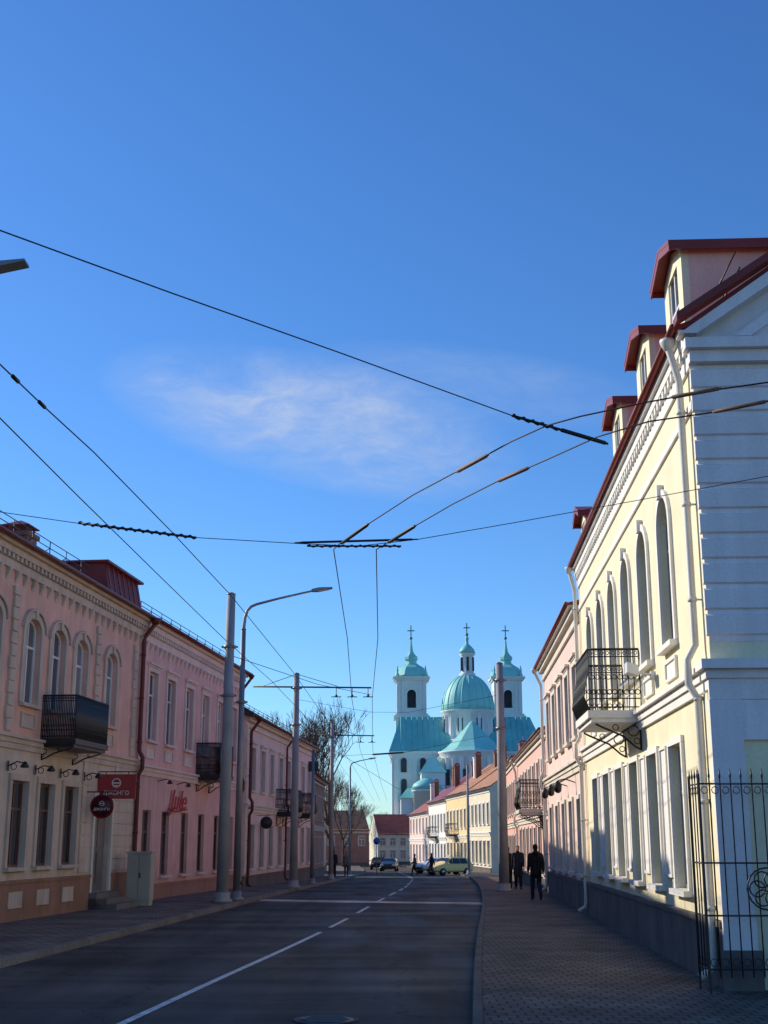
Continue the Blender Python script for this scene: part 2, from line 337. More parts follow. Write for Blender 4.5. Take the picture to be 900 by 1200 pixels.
def house(name,label,P0,P1,side,eave,depth,wall='pink',trim='white',roof='redroof',rows=(),doors=(),pitch=24,plinth=.8,plm='plinth',string=None,corn=.45,dent=False,brk=True,gutter='pipered',group=None,strm=None,ribs=True,ov=.42,xo=.04,cat='house',lowwall=None,cornm=None,cpj=1.):
    P0=Vector(P0); P1=Vector(P1)
    if side=='L': O,E=P0,P1
    else: O,E=P1,P0
    d=(E-O); Ln=d.length; ang=math.atan2(d.y,d.x); gz=G((P0.y+P1.y)/2)+.12
    H=House(); H.t=thing(name,label,cat,(O.x,O.y,gz),ang,group); H.L=Ln; H.O=O; H.d=d/Ln; H.gz=gz; H.depth=depth
    H.sx=lambda Y: (Y-O.y)/(d.y/Ln)
    holes=[]; wins=[]
    for r in rows:
        xs=r['xs'] if 'xs' in r else ([H.sx(Y) for Y in r['Ys']] if 'Ys' in r else [Ln*(i+.5)/r['n'] for i in range(r['n'])])
        for x in xs:
            w,h,z0,rise=r['w'],r['h'],r['z'],r.get('rise',0)
            holes.append((x-w/2,x+w/2,z0,z0+h,rise)); wins.append((x,r))
    for dx,dw,dz,dh in doors: holes.append((dx-dw/2,dx+dw/2,dz,dz+dh,0))
    rid=eave+depth/2*math.tan(math.radians(pitch))
    split=string if (lowwall and string) else None
    mb=MB()
    if split:
        wall_grid(mb,0,Ln,split,eave,[h for h in holes if h[2]>split])
        m2=MB(); wall_grid(m2,0,Ln,-.8,split,[h for h in holes if h[2]<split]); 
    else: wall_grid(mb,0,Ln,-.8,eave,holes)
    for x in (0,Ln): mb.quad((x,0,-.8),(x,depth,-.8),(x,depth,eave),(x,depth/2,rid),(x,0,eave))
    mb.quad((0,depth,-.8),(Ln,depth,-.8),(Ln,depth,eave),(0,depth,eave))
    H.wall=mb.build('wall',M[wall],H.t)
    if split: m2.build('lower_wall',M[lowwall],H.t)
    for x,r in wins:
        window(H.t,x,r['z'],r['w'],r['h'],r.get('rise',0),r.get('fm','frame_w'),r.get('tm',trim),r.get('sur',.14),r.get('hood',False),r.get('key',False),r.get('detail',2),gm=r.get('gm','glass'),sill=r.get('sill',True))
    for dx,dw,dz,dh in doors:
        mb=MB(); mb.box(dx-dw/2+.002,dx+dw/2-.002,.15,.22,dz,dz+dh-.002)
        for k in (0,1):
            for (q0,q1) in ((.08,.42),(.48,.9)): mb.box(dx-dw/2+.1+k*dw/2,dx-dw/2+dw/2-.06+k*dw/2,.125,.149,dz+dh*q0,dz+dh*q1)
        dd=mb.build('door',M['door'],H.t)
        mb=MB(); mb.tube([(dx+.07,.12,dz+1.0),(dx+.07,.09,dz+1.05),(dx+.07,.09,dz+1.2),(dx+.07,.12,dz+1.25)],.012,6); mb.build('handle',M['galv'],dd)
        mb=MB(); mb.box(dx-dw/2-.16,dx-dw/2-.005,-.07,.01,dz,dz+dh); mb.box(dx+dw/2+.005,dx+dw/2+.16,-.07,.01,dz,dz+dh); mb.box(dx-dw/2-.16,dx+dw/2+.16,-.07,.01,dz+dh+.005,dz+dh+.2); mb.build('surround',M['offwhite'],dd)
        mb=MB()
        for k in range(3): mb.box(dx-dw/2-.25,dx+dw/2+.25,-.3*(3-k)-.002*k,-.005,-.4,dz*(k+1)/3.)
        mb.build('step',M['kerb'],H.t)
    if plinth:
        mb=MB(); xs=[0]; 
        for dx,dw,dz,dh in sorted(doors): xs+=[dx-dw/2-.17,dx+dw/2+.17]
        xs.append(Ln)
        for i in range(0,len(xs),2):
            mb.box(xs[i],xs[i+1],-.07,-.003,-.8,plinth-.08); mb.box(xs[i],xs[i+1],-.1,-.002,plinth-.08,plinth)
        mb.build('plinth',M[plm],H.t)
    if string:
        mb=MB(); mb.box(-.0,Ln,-.1,-.001,string-.12,string-.0); mb.box(0,Ln,-.17,-.001,string,string+.07); mb.box(0,Ln,-.06,-.001,string-.26,string-.122)
        mb.build('string_course',M[strm or trim],H.t)
    mb=MB(); c=corn; k=cpj
    mb.box(-.0,Ln,-.08*k,-.001,eave-c,eave-c*.66); mb.box(0,Ln,-.2*k,-.001,eave-c*.45,eave-c*.2); mb.box(0,Ln,-.31*k,-.001,eave-c*.2+.002,eave-.03)
    if dent:
        x=.12
        while x<Ln-.1: mb.box(x,x+.12,-.18*k,-.002,eave-c*.66+.003,eave-c*.45-.003); x+=.27
        x=.2
        while brk and x<Ln-.2: mb.prism([(-.02,eave-c-.28),(-.12,eave-c-.05),(-.12,eave-c-.005),(-.003,eave-c-.005),(-.003,eave-c-.28)],'x',x,x+.14); x+=.55
    mb.build('cornice',M[cornm or trim],H.t)
    tp=math.tan(math.radians(pitch)); mb=MB(); th=.07
    for s in (0,1):
        def yy(y): return y if s==0 else depth-y
        pl=[(yy(-ov),eave-ov*tp*.3),(yy(0.02),eave+.015),(yy(depth/2),rid+.015),(yy(depth/2),rid+th+.015),(yy(0),eave+th+.03),(yy(-ov),eave-ov*tp*.3+th)]
        mb.prism(pl,'x',-xo,Ln+xo)
        if ribs:
            x=.3
            while x<Ln:
                mb.prism([(yy(-ov+.02),eave-ov*tp*.3+th-.01),(yy(0),eave+th+.02),(yy(depth/2),rid+th),(yy(depth/2),rid+th+.05),(yy(0),eave+th+.07),(yy(-ov+.02),eave-ov*tp*.3+th+.035)],'x',x,x+.03); x+=.62
    H.roof=mb.build('roof',M[roof],H.t)
    if gutter:
        mb=MB(); mb.tube([(-xo,-ov-.05,eave-ov*tp*.3+.04),(Ln+xo,-ov-.05,eave-ov*tp*.3+.04)],.055,8); mb.build('gutter',M[gutter],H.t)
    H.eave=eave; H.rid=rid; H.ov=ov; H.tp=tp
    return H
def panels(H,boxes,mat,name='panel'):
    for b in boxes:
        mb=MB(); x0,x1,y0,y1,z0,z1=b; f=.045
        mb.box(x0,x0+f,y0,y1,z0,z1); mb.box(x1-f,x1,y0,y1,z0,z1); mb.box(x0+f,x1-f,y0,y1,z1-f,z1); mb.box(x0+f,x1-f,y0,y1,z0,z0+f)
        mb.box(x0+f,x1-f,y0+.03 if y1-y0>.04 else y0+.01,y1,z0+f,z1-f)
        mb.build(name,M[mat],H.t)
def downpipe(H,x,mat,z0=.1,r=.055,jog=None,ybase=-.13):
    e=H.eave; ov=H.ov; pts=[(x,-ov-.06,e-.02),(x,-ov-.06,e-.18),(x,ybase-.02,e-.62),(x,ybase,e-.75)]
    if jog: pts+=[(x,ybase,jog+.35),(x,ybase-.12,jog+.14),(x,ybase-.12,jog-.2),(x,ybase,jog-.42)]
    pts+=[(x,ybase,z0+.25),(x,ybase-.03,z0+.12),(x,ybase-.2,z0+.02)]
    mb=MB(); mb.tube(pts,r,10); mb.lathe([(r*1.1,-.12),(r*2.2,.0),(r*2.3,.05)],(x,-ov-.06,e-.1),10)
    z=e-1.2
    while z>.6:
        mb.tube([(x,ybase,z-.03),(x,ybase,z+.03)],r+.012,10); mb.box(x-.012,x+.012,ybase,-.002,z-.012,z+.012); z-=1.4
    return mb.build('downpipe',M[mat],H.t)
def balcony(H,x0,x1,z,out=1.0,hr=1.05,slabm='white',dense=.11,belly=True,under='iron',br=.010,bs=1.):
    mb=MB(); mb.box(x0,x1,-out,-.002,z-.14,z); mb.box(x0+.05,x1-.05,-out+.06,-.002,z-.22,z-.142)
    b=mb.build('balcony',M[slabm],H.t)
    mb=MB(); y=-out+.04
    def panel(p,q):
        p=Vector(p);q=Vector(q); d=q-p; Ln=d.length; n=max(2,int(Ln/dense))
        for zz in (z+.06,z+.22,z+hr-.14): mb.tube([p+Vector((0,0,zz)),q+Vector((0,0,zz))],.012,5)
        mb.tube([p+Vector((0,0,z+hr)),q+Vector((0,0,z+hr))],.026,6)
        nn=Vector((d.y,-d.x,0)).normalized()
        if nn.dot(Vector(((x0+x1)/2,0,0))-p)>0: nn=-nn
        for i in range(n+1):
            o=p+d*i/n
            if belly: mb.tube([o+Vector((0,0,z+.0)),o+nn*.10+Vector((0,0,z+.25)),o+nn*.06+Vector((0,0,z+.5)),o+Vector((0,0,z+.75)),o+Vector((0,0,z+hr))],br,5)
            else: mb.tube([o+Vector((0,0,z)),o+Vector((0,0,z+hr))],br,5)
            if i<n:
                m_=p+d*(i+.5)/n; ax='y' if abs(d.x)>abs(d.y) else 'x'; q_=1 if belly else 0
                mb.ring((m_.x+nn.x*.04*q_,m_.y+nn.y*.04*q_,z+.62),dense*.42,.008,ax,10,4)
                mb.ring((m_.x+nn.x*.09*q_,m_.y+nn.y*.09*q_,z+.33),dense*.42,.008,ax,10,4)
                mb.ring((m_.x,m_.y,z+hr-.07),dense*.3,.007,ax,8,4)
    panel((x0+.03,-.01,0),(x0+.03,y,0)); panel((x0+.03,y,0),(x1-.03,y,0)); panel((x1-.03,y,0),(x1-.03,-.01,0))
    mb.build('railing',M['iron'],b)
    for xx in ([x0+.15,x1-.15] if x1-x0<3 else [x0+.15,(x0+x1)/2,x1-.15]):
        mb=MB(); k=bs; h=.22+.68*k
        mb.tube([(xx,-.01,z-h),(xx,-.12,z-h+.08*k),(xx,-.35*out,z-.22-.33*k),(xx,-.75*out,z-.22-.10*k),(xx,-.85*out,z-.24)],.020,6)
        mb.tube([(xx,-.02,z-h),(xx,-.02,z-.24)],.018,6); mb.ring((xx,-.2*k,z-.22-.2*k),.13*k,.012,'x'); mb.ring((xx,-.48*out,z-.22-.12*k),.07*k,.010,'x'); mb.ring((xx,-.12*k,z-.22-.46*k),.07*k,.010,'x')
        mb.build('bracket',M[under],b)
    return b
def roof_rail(H,x0,x1,y=.35,h=.6):
    mb=MB(); zb=H.eave+y*H.tp+.1
    x=x0
    while x<=x1:
        mb.tube([(x,y,zb-.05),(x,y,zb+h)],.014,5); mb.tube([(x,y,zb+h*.7),(x,y+.45,zb+.18)],.012,5); x+=1.25
    for q in (.35,.7,1): mb.tube([(x0,y,zb+h*q),(x1,y,zb+h*q)],.013,5)
    return mb.build('roof_rail',M['iron'],H.roof)
def chimney(H,x,y,w=.6,top=None,mat='brick',cap='redroof'):
    top=top or H.rid+.6
    mb=MB(); mb.box(x-w/2,x+w/2,y-w/2,y+w/2,H.eave,top); mb.box(x-w/2-.06,x+w/2+.06,y-w/2-.06,y+w/2+.06,top,top+.12)
    c=mb.build('chimney',M[mat],H.roof)
    mb=MB()
    for a in (-1,1):
        for b in (-1,1): mb.box(x+a*w*.4-.02,x+a*w*.4+.02,y+b*w*.4-.02,y+b*w*.4+.02,top+.12,top+.28)
    mb.lathe([(w*.8,.28),(w*.8,.31),(.02,.5)],(x,y,top),4,False,phase=PI/4)
    o=mb.build('chimney_cap',M[cap],H.roof); return c
def antenna(H,x,y,h=1.8):
    mb=MB(); z=H.rid; mb.tube([(x,y,z-.3),(x,y,z+h)],.03,5)
    for k in range(4): mb.tube([(x-.5+k*.06,y,z+h-.1-k*.22),(x+.5-k*.06,y,z+h-.1-k*.22)],.02,4)
    mb.build('antenna',M['galv'],H.roof)
def dormer(H,x0,x1,yf=.3,hgt=1.75,wallm='dormerpink',frontm='yellow'):
    zb=H.eave+yf*H.tp; zt=zb+hgt; back=yf+hgt/H.tp+.3; yr=yf-.12
    mb=MB(); mb.prism([(yf,zb-.05),(yf,zt),(back,zt)],'x',x0,x1)
    d=mb.build('dormer',M[wallm],H.roof)
    mb=MB(); xm=(x0+x1)/2; c,e=zb+.35,zt-.15; wall_grid(mb,x0,x1,zb-.12,zt,[(xm-.42,xm+.42,c,e,0)],.118,yr)
    mb.quad((x0,yr,zt),(x1,yr,zt),(xm,yr,zt+.25))
    for x in (x0,x1): mb.quad((x,yr,zb-.12),(x,yf-.001,zb-.05),(x,yf-.001,zt),(x,yr,zt))
    mb.build('dormer_front',M[frontm],d)
    mb=MB(); mb.box(xm-.42,xm-.36,yr+.03,yr+.08,c,e); mb.box(xm+.36,xm+.42,yr+.03,yr+.08,c,e); mb.box(xm-.03,xm+.03,yr+.03,yr+.08,c,e)
    mb.box(xm-.36,xm-.03,yr+.035,yr+.075,c+.6,c+.65); mb.box(xm+.03,xm+.36,yr+.035,yr+.075,c+.6,c+.65); mb.build('dormer_window',M['frame_w'],d)
    mb=MB(); mb.quad((xm-.42,yr+.06,c),(xm+.42,yr+.06,c),(xm+.42,yr+.06,e),(xm-.42,yr+.06,e)); mb.build('pane',M['glass'],d)
    mb=MB(); ovx=.17; yf2=yr-.22
    for sgn in (-1,1):
        xe=x0-ovx if sgn<0 else x1+ovx
        mb.prism([(xe,zt-.03),(xm,zt+.27),(xm,zt+.33),(xe,zt+.04)],'y',yf2,back+.6)
        mb.box(min(xe,xe-sgn*.03),max(xe,xe-sgn*.03),yf2+.01,back,zt-.12,zt-.031)
        mb.prism([(xe,zt-.14),(xm,zt+.14),(xm,zt+.268),(xe,zt-.032)],'y',yf2+.005,yf2+.03)
    mb.build('dormer_roof',M['redroof'],d)
# ------------------------------------------------------------------ LEFT houses
LX=lambda Y:-12.57+.112*Y
L1=house('ornate_house','ornate salmon two storey house with cream quoins and black balcony, nearest on the left',(LX(16),16),(LX(41.55),41.55),'L',8.92,9,'salmon','tan','redroof',
  rows=[dict(Ys=[24.5,27.2,29.8],z=5.2,w=1.05,h=2.15,rise=.3,hood=True,key=True,sur=.18,tm='tan'),
        dict(Ys=[32.35,34.15,35.95,38.6],z=5.2,w=1.0,h=2.15,rise=.3,hood=True,key=True,sur=.18,tm='tan'),
        dict(Ys=[24.5,27.2,29.8,32.15,33.95,35.75],z=1.25,w=1.05,h=2.05,fm='frame_b',sur=.16,gm='glassdark')],
  doors=[((38.5-16)*1.00625,1.5,.45,2.6)],pitch=20,plinth=.95,plm='ochre',string=4.3,corn=.6,dent=True,lowwall='beige')
def quoin(H,x,z0,z1,w=.34,mat='offwhite'):
    mb=MB(); z=z0;k=0
    while z<z1-.1:
        ww=w if k%2 else w*.8
        mb.box(x-ww/2,x+ww/2,-.075,-.002,z,min(z+.27,z1)); z+=.30; k+=1
    mb.box(x-w*.38,x+w*.38,-.03,-.0025,z0,z1)
    return mb.build('quoin',M[mat],H.t)
for Y in (28.5,31.1,37.3,40.9): quoin(L1,L1.sx(Y),4.45,7.95,.4,'tan')
panels(L1,[(L1.sx(Y)-.42,L1.sx(Y)+.42,-.105,-.0735,.3,.68) for Y in (24.5,27.2,29.8,32.15,33.95,35.75)],'tan')
panels(L1,[(L1.sx(Y)-.45,L1.sx(Y)+.45,-.05,-.003,4.6,4.98) for Y in (32.35,34.15,35.95,38.6,29.8,27.2)],'tan')
for a,b in ((0,L1.sx(23.6)),(L1.sx(36.65),L1.sx(37.5)),(L1.sx(39.5),L1.L)):
    mb=MB(); z=1.02; mb.box(a+.01,b-.01,-.012,-.002,1.0,3.95)
    while z<3.9: mb.box(a,b,-.04,-.003,z,z+.3); z+=.34
    mb.build('rustication',M['beige'],L1.t)
downpipe(L1,L1.L-.12,'pipered',jog=4.3,r=.07)
balcony(L1,L1.sx(33.3),L1.sx(35.9),4.42,.95,1.1,'iron',.045,belly=False,br=.014,bs=.45)
roof_rail(L1,8,L1.sx(37),.3,.62); chimney(L1,L1.sx(34.2),1.3,.7,9.95); chimney(L1,L1.sx(30.8),1.5,.6,10.3)
mb=MB(); a,b=L1.sx(38.2),L1.L+.1; mb.prism([(.02,9.0),(3.6,9.0),(3.2,10.1),(.25,10.1)],'x',a,b); mb.box(a-.12,b+.12,.08,3.4,10.101,10.17)
for i in range(7): mb.prism([(.0,9.0),(.23,10.1),(.19,10.11),(-.03,9.0)],'x',a+.1+i*.5,a+.14+i*.5)
mb.build('attic',M['redroof'],L1.roof)
for Y in (31.3,33.05,34.85,36.7,40.2):
    x=L1.sx(Y); mb=MB(); mb.tube([(x,-.04,3.62),(x,-.25,3.72),(x,-.45,3.68)],.016,6); mb.lathe([(.03,.1),(.11,-.02),(.09,-.05)],(x,-.45,3.62),10); mb.box(x-.04,x+.04,-.05,-.036,3.5,3.74); mb.ring((x,-.18,3.6),.07,.01,'x'); mb.build('wall_lamp',M['iron'],L1.t)
YS2=[43.0,45.2,47.7,50.1,52.6,55.0]
L2=house('pink_house','plain pink two storey house with white upper windows and red script shop lettering',(LX(41.75),41.75),(LX(56.3),56.3),'L',8.95,9,'pink','palepink','redroof',
  rows=[dict(Ys=YS2,z=5.1,w=1.0,h=2.25,hood=True,sur=.15),
        dict(Ys=YS2,z=.75,w=.95,h=2.1,fm='frame_b',sur=0,gm='glassdark')],pitch=20,plinth=.5,plm='brownwall',string=4.2,corn=.7,dent=True,strm='palepink')
panels(L2,[(L2.sx(Y)-.5,L2.sx(Y)+.5,-.05,-.003,4.5,4.9) for Y in YS2],'palepink')
balcony(L2,L2.sx(49.0),L2.sx(51.2),4.3,.95,1.15,'iron',.045,belly=False,br=.015,bs=.6); downpipe(L2,L2.L-.15,'pipered',jog=4.2,r=.06); roof_rail(L2,.5,L2.L-.5,.3,.5)
for Y in (44.1,46.5): 
    x=L2.sx(Y); mb=MB(); mb.tube([(x,-.0,3.82),(x,-.3,3.9),(x,-.42,3.84)],.016,6); mb.lathe([(.03,.08),(.1,-.02),(.08,-.05)],(x,-.42,3.78),10); mb.build('wall_lamp',M['iron'],L2.t)
LX3=lambda Y:-11.05+.085*Y
L3=house('beige_house','pale rose house with dark hipped roof and two black balconies behind the thin left pole',(LX3(57.6),57.6),(LX3(79),79),'L',7.5,9,'palepink','offwhite','darkroof',
  rows=[dict(Ys=[59.5,62,64.5,67.2,69.8,72.4,75,77.4],z=4.3,w=1.0,h=1.9,hood=True,sur=.13,fm='frame_d'),
        dict(Ys=[59.5,62,64.5,67.2,69.8,75,77.4],z=.9,w=1.1,h=1.9,fm='frame_d',sur=.1,gm='glassdark')],pitch=30,plinth=.6,string=3.6,corn=.5,xo=.35)
for Y in (57.9,78.7): quoin(L3,L3.sx(Y),.7,7.0,.5,'offwhite')
downpipe(L3,.7,'pipered',jog=3.6,r=.07); downpipe(L3,L3.sx(68.5),'pipered',jog=3.6)
balcony(L3,L3.sx(66),L3.sx(68.3),3.5,1.0,1.1,'iron',.07,br=.013,bs=.7); balcony(L3,L3.sx(71.3),L3.sx(73.6),3.5,1.0,1.1,'iron',.07,br=.013,bs=.7)
chimney(L3,5,3,.7); roof_rail(L3,1,L3.L-1,.3,.4)
L4=house('brown_house','reddish brown plastered house just past the pale rose house on the left',(-4.9,80),(-4.5,99),'L',6.6,9,'brownwall','tan','redbrown',
  rows=[dict(n=7,z=3.8,w=1.0,h=1.6,sur=.1,detail=1),dict(n=7,z=.9,w=1.0,h=1.7,sur=.1,detail=1)],pitch=26,plinth=.5,string=3.3,ribs=False)
chimney(L4,6,3,.6)
L5=house('far_left_house','small ochre house at the far left end of the street beyond the bare tree',(-5.3,112),(-6.2,142),'L',6.2,9,'beige','offwhite','tileroof',
  rows=[dict(n=9,z=3.6,w=1.0,h=1.5,sur=0,detail=1),dict(n=9,z=.9,w=1.0,h=1.6,sur=0,detail=1)],pitch=30,plinth=.5,ribs=False)
# ------------------------------------------------------------------ RIGHT houses
RX=lambda Y:3.62+.05*Y
WY=[20.6,23.0,25.35,27.6,29.85,32.1]
R1=house('yellow_house','pale yellow two storey house with arched upper windows, dormers and lilac white coursed end wall',(RX(17.6),17.6),(RX(34.6),34.6),'R',9.2,10,'yellow','white','redroof',
  rows=[dict(Ys=WY,z=4.95,w=1.1,h=2.45,rise=.5,hood=False,key=True,sur=.13,fm='frame_g'),
        dict(Ys=WY,z=1.15,w=1.1,h=2.2,sur=.11,hood=False,fm='frame_g')],pitch=35,plinth=.85,string=4.15,corn=.62,dent=True,brk=False,gutter='redroof',cat='building',ov=.2,cpj=.55)
panels(R1,[(R1.sx(Y)-.5,R1.sx(Y)+.5,-.05,-.003,4.38,4.72) for Y in WY],'white')
panels(R1,[(R1.sx((a+b)/2)-.33,R1.sx((a+b)/2)+.33,-.05,-.003,1.3,3.4) for a,b in zip(WY,WY[1:])],'white')
mb=MB(); mb.box(0,R1.L,-.045,-.003,7.95,8.07); mb.build('frieze_band',M['white'],R1.t)
mb=MB(); xx=R1.L-.55; mb.box(xx-.5,xx+.5,-.06,-.003,.86,3.85); mb.build('pilaster',M['yellow'],R1.t)
downpipe(R1,R1.L-.35,'pipecream',jog=4.2,r=.055,ybase=-.13); downpipe(R1,.15,'pipecream',jog=4.2,r=.05)
balcony(R1,R1.sx(26.6),R1.sx(24.15),4.25,1.0,1.15,'white',.105,bs=.75)
x=R1.sx(22.4); mb=MB(); mb.box(x-.06,x+.06,-.08,-.003,4.6,4.75); mb.tube([(x,-.05,4.68),(x,-.32,4.74)],.02,6); mb.prism([(-.30,4.66),(-.5,4.72),(-.5,4.9),(-.30,4.84)],'x',x-.16,x+.16); mb.build('floodlight',M['frame_w'],R1.t)
for Y,hg,w,yf in ((19.0,1.75,1.6,.34),(22.9,1.85,1.7,.42),(26.9,1.85,1.7,.42),(33.9,1.15,1.2,.3)): x=R1.sx(Y); dormer(R1,x-w,x,yf,hg)
Lr=R1.L; D=R1.depth; mb=MB(); z=4.62; mb.box(Lr+.001,Lr+.012,.0,D,4.55,8.6)
while z<8.4:
    mb.prism([(Lr+.0015,z),(Lr+.055,z+.03),(Lr+.055,z+.285),(Lr+.0015,z+.315)],'y',-.035,D); z+=.362
mb.build('rustication',M['endwhite'],R1.t)
mb=MB()
mb.box(Lr+.001,Lr+.14,-.05,D,8.62,8.8); mb.box(Lr+.001,Lr+.24,-.12,D,8.801,8.96)
for s in (0,1):
    f=(lambda y:y) if s==0 else (lambda y:D-y)
    mb.prism([(f(-.2),9.0),(f(.05),9.0),(f(D/2),R1.rid-.32),(f(D/2),R1.rid-.03)],'x',Lr+.001,Lr+.3)
    mb.prism([(f(.6),9.0),(f(.85),9.0),(f(D/2),R1.rid-.62),(f(D/2),R1.rid-.45)],'x',Lr+.0125,Lr+.16)
mb.prism([(.1,8.97),(D-.1,8.97),(D/2,R1.rid-.2)],'x',Lr+.0012,Lr+.012)
mb.build('pediment',M['endwhite'],R1.t)
mb=MB()
mb.prism([(-.24,R1.eave-.02),(-.24,R1.eave+.1),(D/2,R1.rid+.12),(D/2,R1.rid-.02)],'x',Lr+.05,Lr+.36); mb.prism([(D+.24,R1.eave-.02),(D+.24,R1.eave+.1),(D/2,R1.rid+.12),(D/2,R1.rid-.02)],'x',Lr+.05,Lr+.36)
mb.build('verge',M['redroof'],R1.roof)
mb=MB(); mb.box(Lr+.001,Lr+.12,-.1,D,4.03,4.15); mb.box(Lr+.001,Lr+.24,-.17,D,4.151,4.28); mb.box(Lr+.001,Lr+.08,-.06,D,3.745,4.029)
mb.build('end_cornice',M['endwhite'],R1.t)
mb=MB()
mb.box(Lr+.002,Lr+.1,-.07,.36,-.5,3.74); mb.box(Lr+.002,Lr+.07,.361,D,3.2,3.74); mb.box(Lr+.002,Lr+.1,2.6,3.1,-.5,3.19)
mb.build('end_pier',M['endwhite'],R1.t)
mb=MB(); mb.box(Lr+.102,Lr+.16,-.12,.4,-.5,.5); mb.build('end_plinth',M['plinth'],R1.t)
mb=MB()
for k in range(9): mb.tube([(Lr-1.2-k*.35,.9,R1.eave+.9*R1.tp+.05),(Lr-1.2-k*.35,.75,R1.eave+.9*R1.tp+.6)],.014,5)
mb.tube([(Lr+.0,.75,R1.eave+1.2),(Lr-4,.75,R1.eave+1.2)],.014,5); mb.tube([(Lr+.0,.8,R1.eave+.95),(Lr-4,.8,R1.eave+.95)],.014,5); mb.build('roof_rail',M['iron'],R1.roof)
R2=house('cream_pink_house','tall pale pink house adjoining the far end of the yellow house',(RX(34.75),34.75),(RX(48.5),48.5),'R',8.2,9,'palepink','offwhite','redroof',
  rows=[dict(Ys=[36.4,38.9,41.4,43.9,46.5],z=4.7,w=1.05,h=2.0,sur=.15,hood=True),dict(Ys=[36.4,38.9,41.4,43.9,46.5],z=1.0,w=1.05,h=2.0,sur=.12)],pitch=26,plinth=.8,string=4.0,corn=.5,gutter='redroof',ov=.3)
downpipe(R2,.2,'pipecream',jog=4.0); chimney(R2,4,3,.7)
for Y in (37.6,40.2,42.7):
    x=R2.sx(Y); mb=MB(); mb.tube([(x,-.0,3.5),(x,-.3,3.6),(x,-.5,3.55)],.018,6); mb.lathe([(.03,.1),(.12,-.02),(.1,-.2),(.04,-.25)],(x,-.5,3.45),10); mb.build('wall_lamp',M['iron'],R2.t)
R3=house('rose_house','rose pink house with red roof and overhanging black balcony, behind the right pole',(RX(49.0)+.1,49.0),(RX(69)+.0,69),'R',6.1,9,'rosewall','offwhite','redbrown',
  rows=[dict(Ys=[51.4,54,56.6,59.2,61.8,64.4,67],z=3.4,w=1.0,h=1.7,sur=.12,detail=1),dict(Ys=[51.4,54,56.6,59.2,61.8,64.4,67],z=.7,w=1.1,h=1.8,sur=.1,detail=1)],pitch=36,plinth=.5,string=3.0,ov=.25,corn=.35)
balcony(R3,R3.sx(53.6),R3.sx(50.6),3.15,1.0,1.1,'offwhite',bs=.7); chimney(R3,6,2.5,.6); chimney(R3,14,3,.6); downpipe(R3,.3,'pipecream',jog=3.0)
R3b=house('salmon_house','low salmon house between the rose house and the side street on the right',(RX(69.3),69.3),(RX(88),88),'R',6.6,9,'salmon','offwhite','redbrown',
  rows=[dict(n=7,z=3.7,w=1.0,h=1.7,sur=.12,detail=1),dict(n=7,z=.7,w=1.1,h=1.8,sur=.1,detail=1)],pitch=34,plinth=.5,string=3.2,ov=.25,corn=.35)
chimney(R3b,5,3,.6)
def R4P(Y): return (9.7-(Y-120)*6/70.,Y)
specs=[(120,134,7.7,'cream','tileroof','cream two storey house with brown roof first beyond the side street'),
 (134.3,150,8.0,'yellow2','tileroof','warm yellow two storey house with ochre roof behind the yellow car'),
 (150.3,167,7.9,'white','redroof','white house with deep red roof and small balcony near the street end'),
 (167.3,190,7.0,'palepink','redbrown','pale pink low house at the bend, left end of the far right row')]
for i,(a,b,e,wm,rm,lab) in enumerate(specs):
    h=house('row_house',lab,R4P(a),R4P(b),'R',e,10,wm,'offwhite' if wm=='white' else 'white',rm,
      rows=[dict(n=6,z=4.4,w=1.1,h=1.9,sur=.13,detail=1),dict(n=6,z=.8,w=1.3,h=2.1,sur=.1,detail=1)],pitch=35,plinth=.5,string=3.6,ribs=False,group=None)
    chimney(h,4,3,.8,mat='white' if i%2 else 'brick'); chimney(h,h.L-4,4,.8); chimney(h,h.L*.5,2.5,.6); antenna(h,h.L*.35,5); antenna(h,h.L*.7,5,1.3)
    if i in (1,2): balcony(h,h.L*.4,h.L*.4+3,3.8,1,1.1,'iron',.2)
he=house('end_house','small cream house with red roof facing up the street at the far bend',(-1.0,208),(5.4,209),'L',4.6,9,'cream','offwhite','redbrown',rows=[dict(n=4,z=2.8,w=.9,h=1.2,sur=.1,detail=1),dict(n=4,z=.8,w=.9,h=1.3,sur=.1,detail=1)],pitch=34,plinth=.4,ribs=False)
he2=house('end_house','brown walled house behind the dark car at the street end',(-11,192),(-2.2,194),'L',5.0,8,'brownwall','offwhite','tileroof',rows=[dict(n=4,z=2.8,w=.9,h=1.3,sur=.1,detail=1)],pitch=35,plinth=.4,ribs=False)
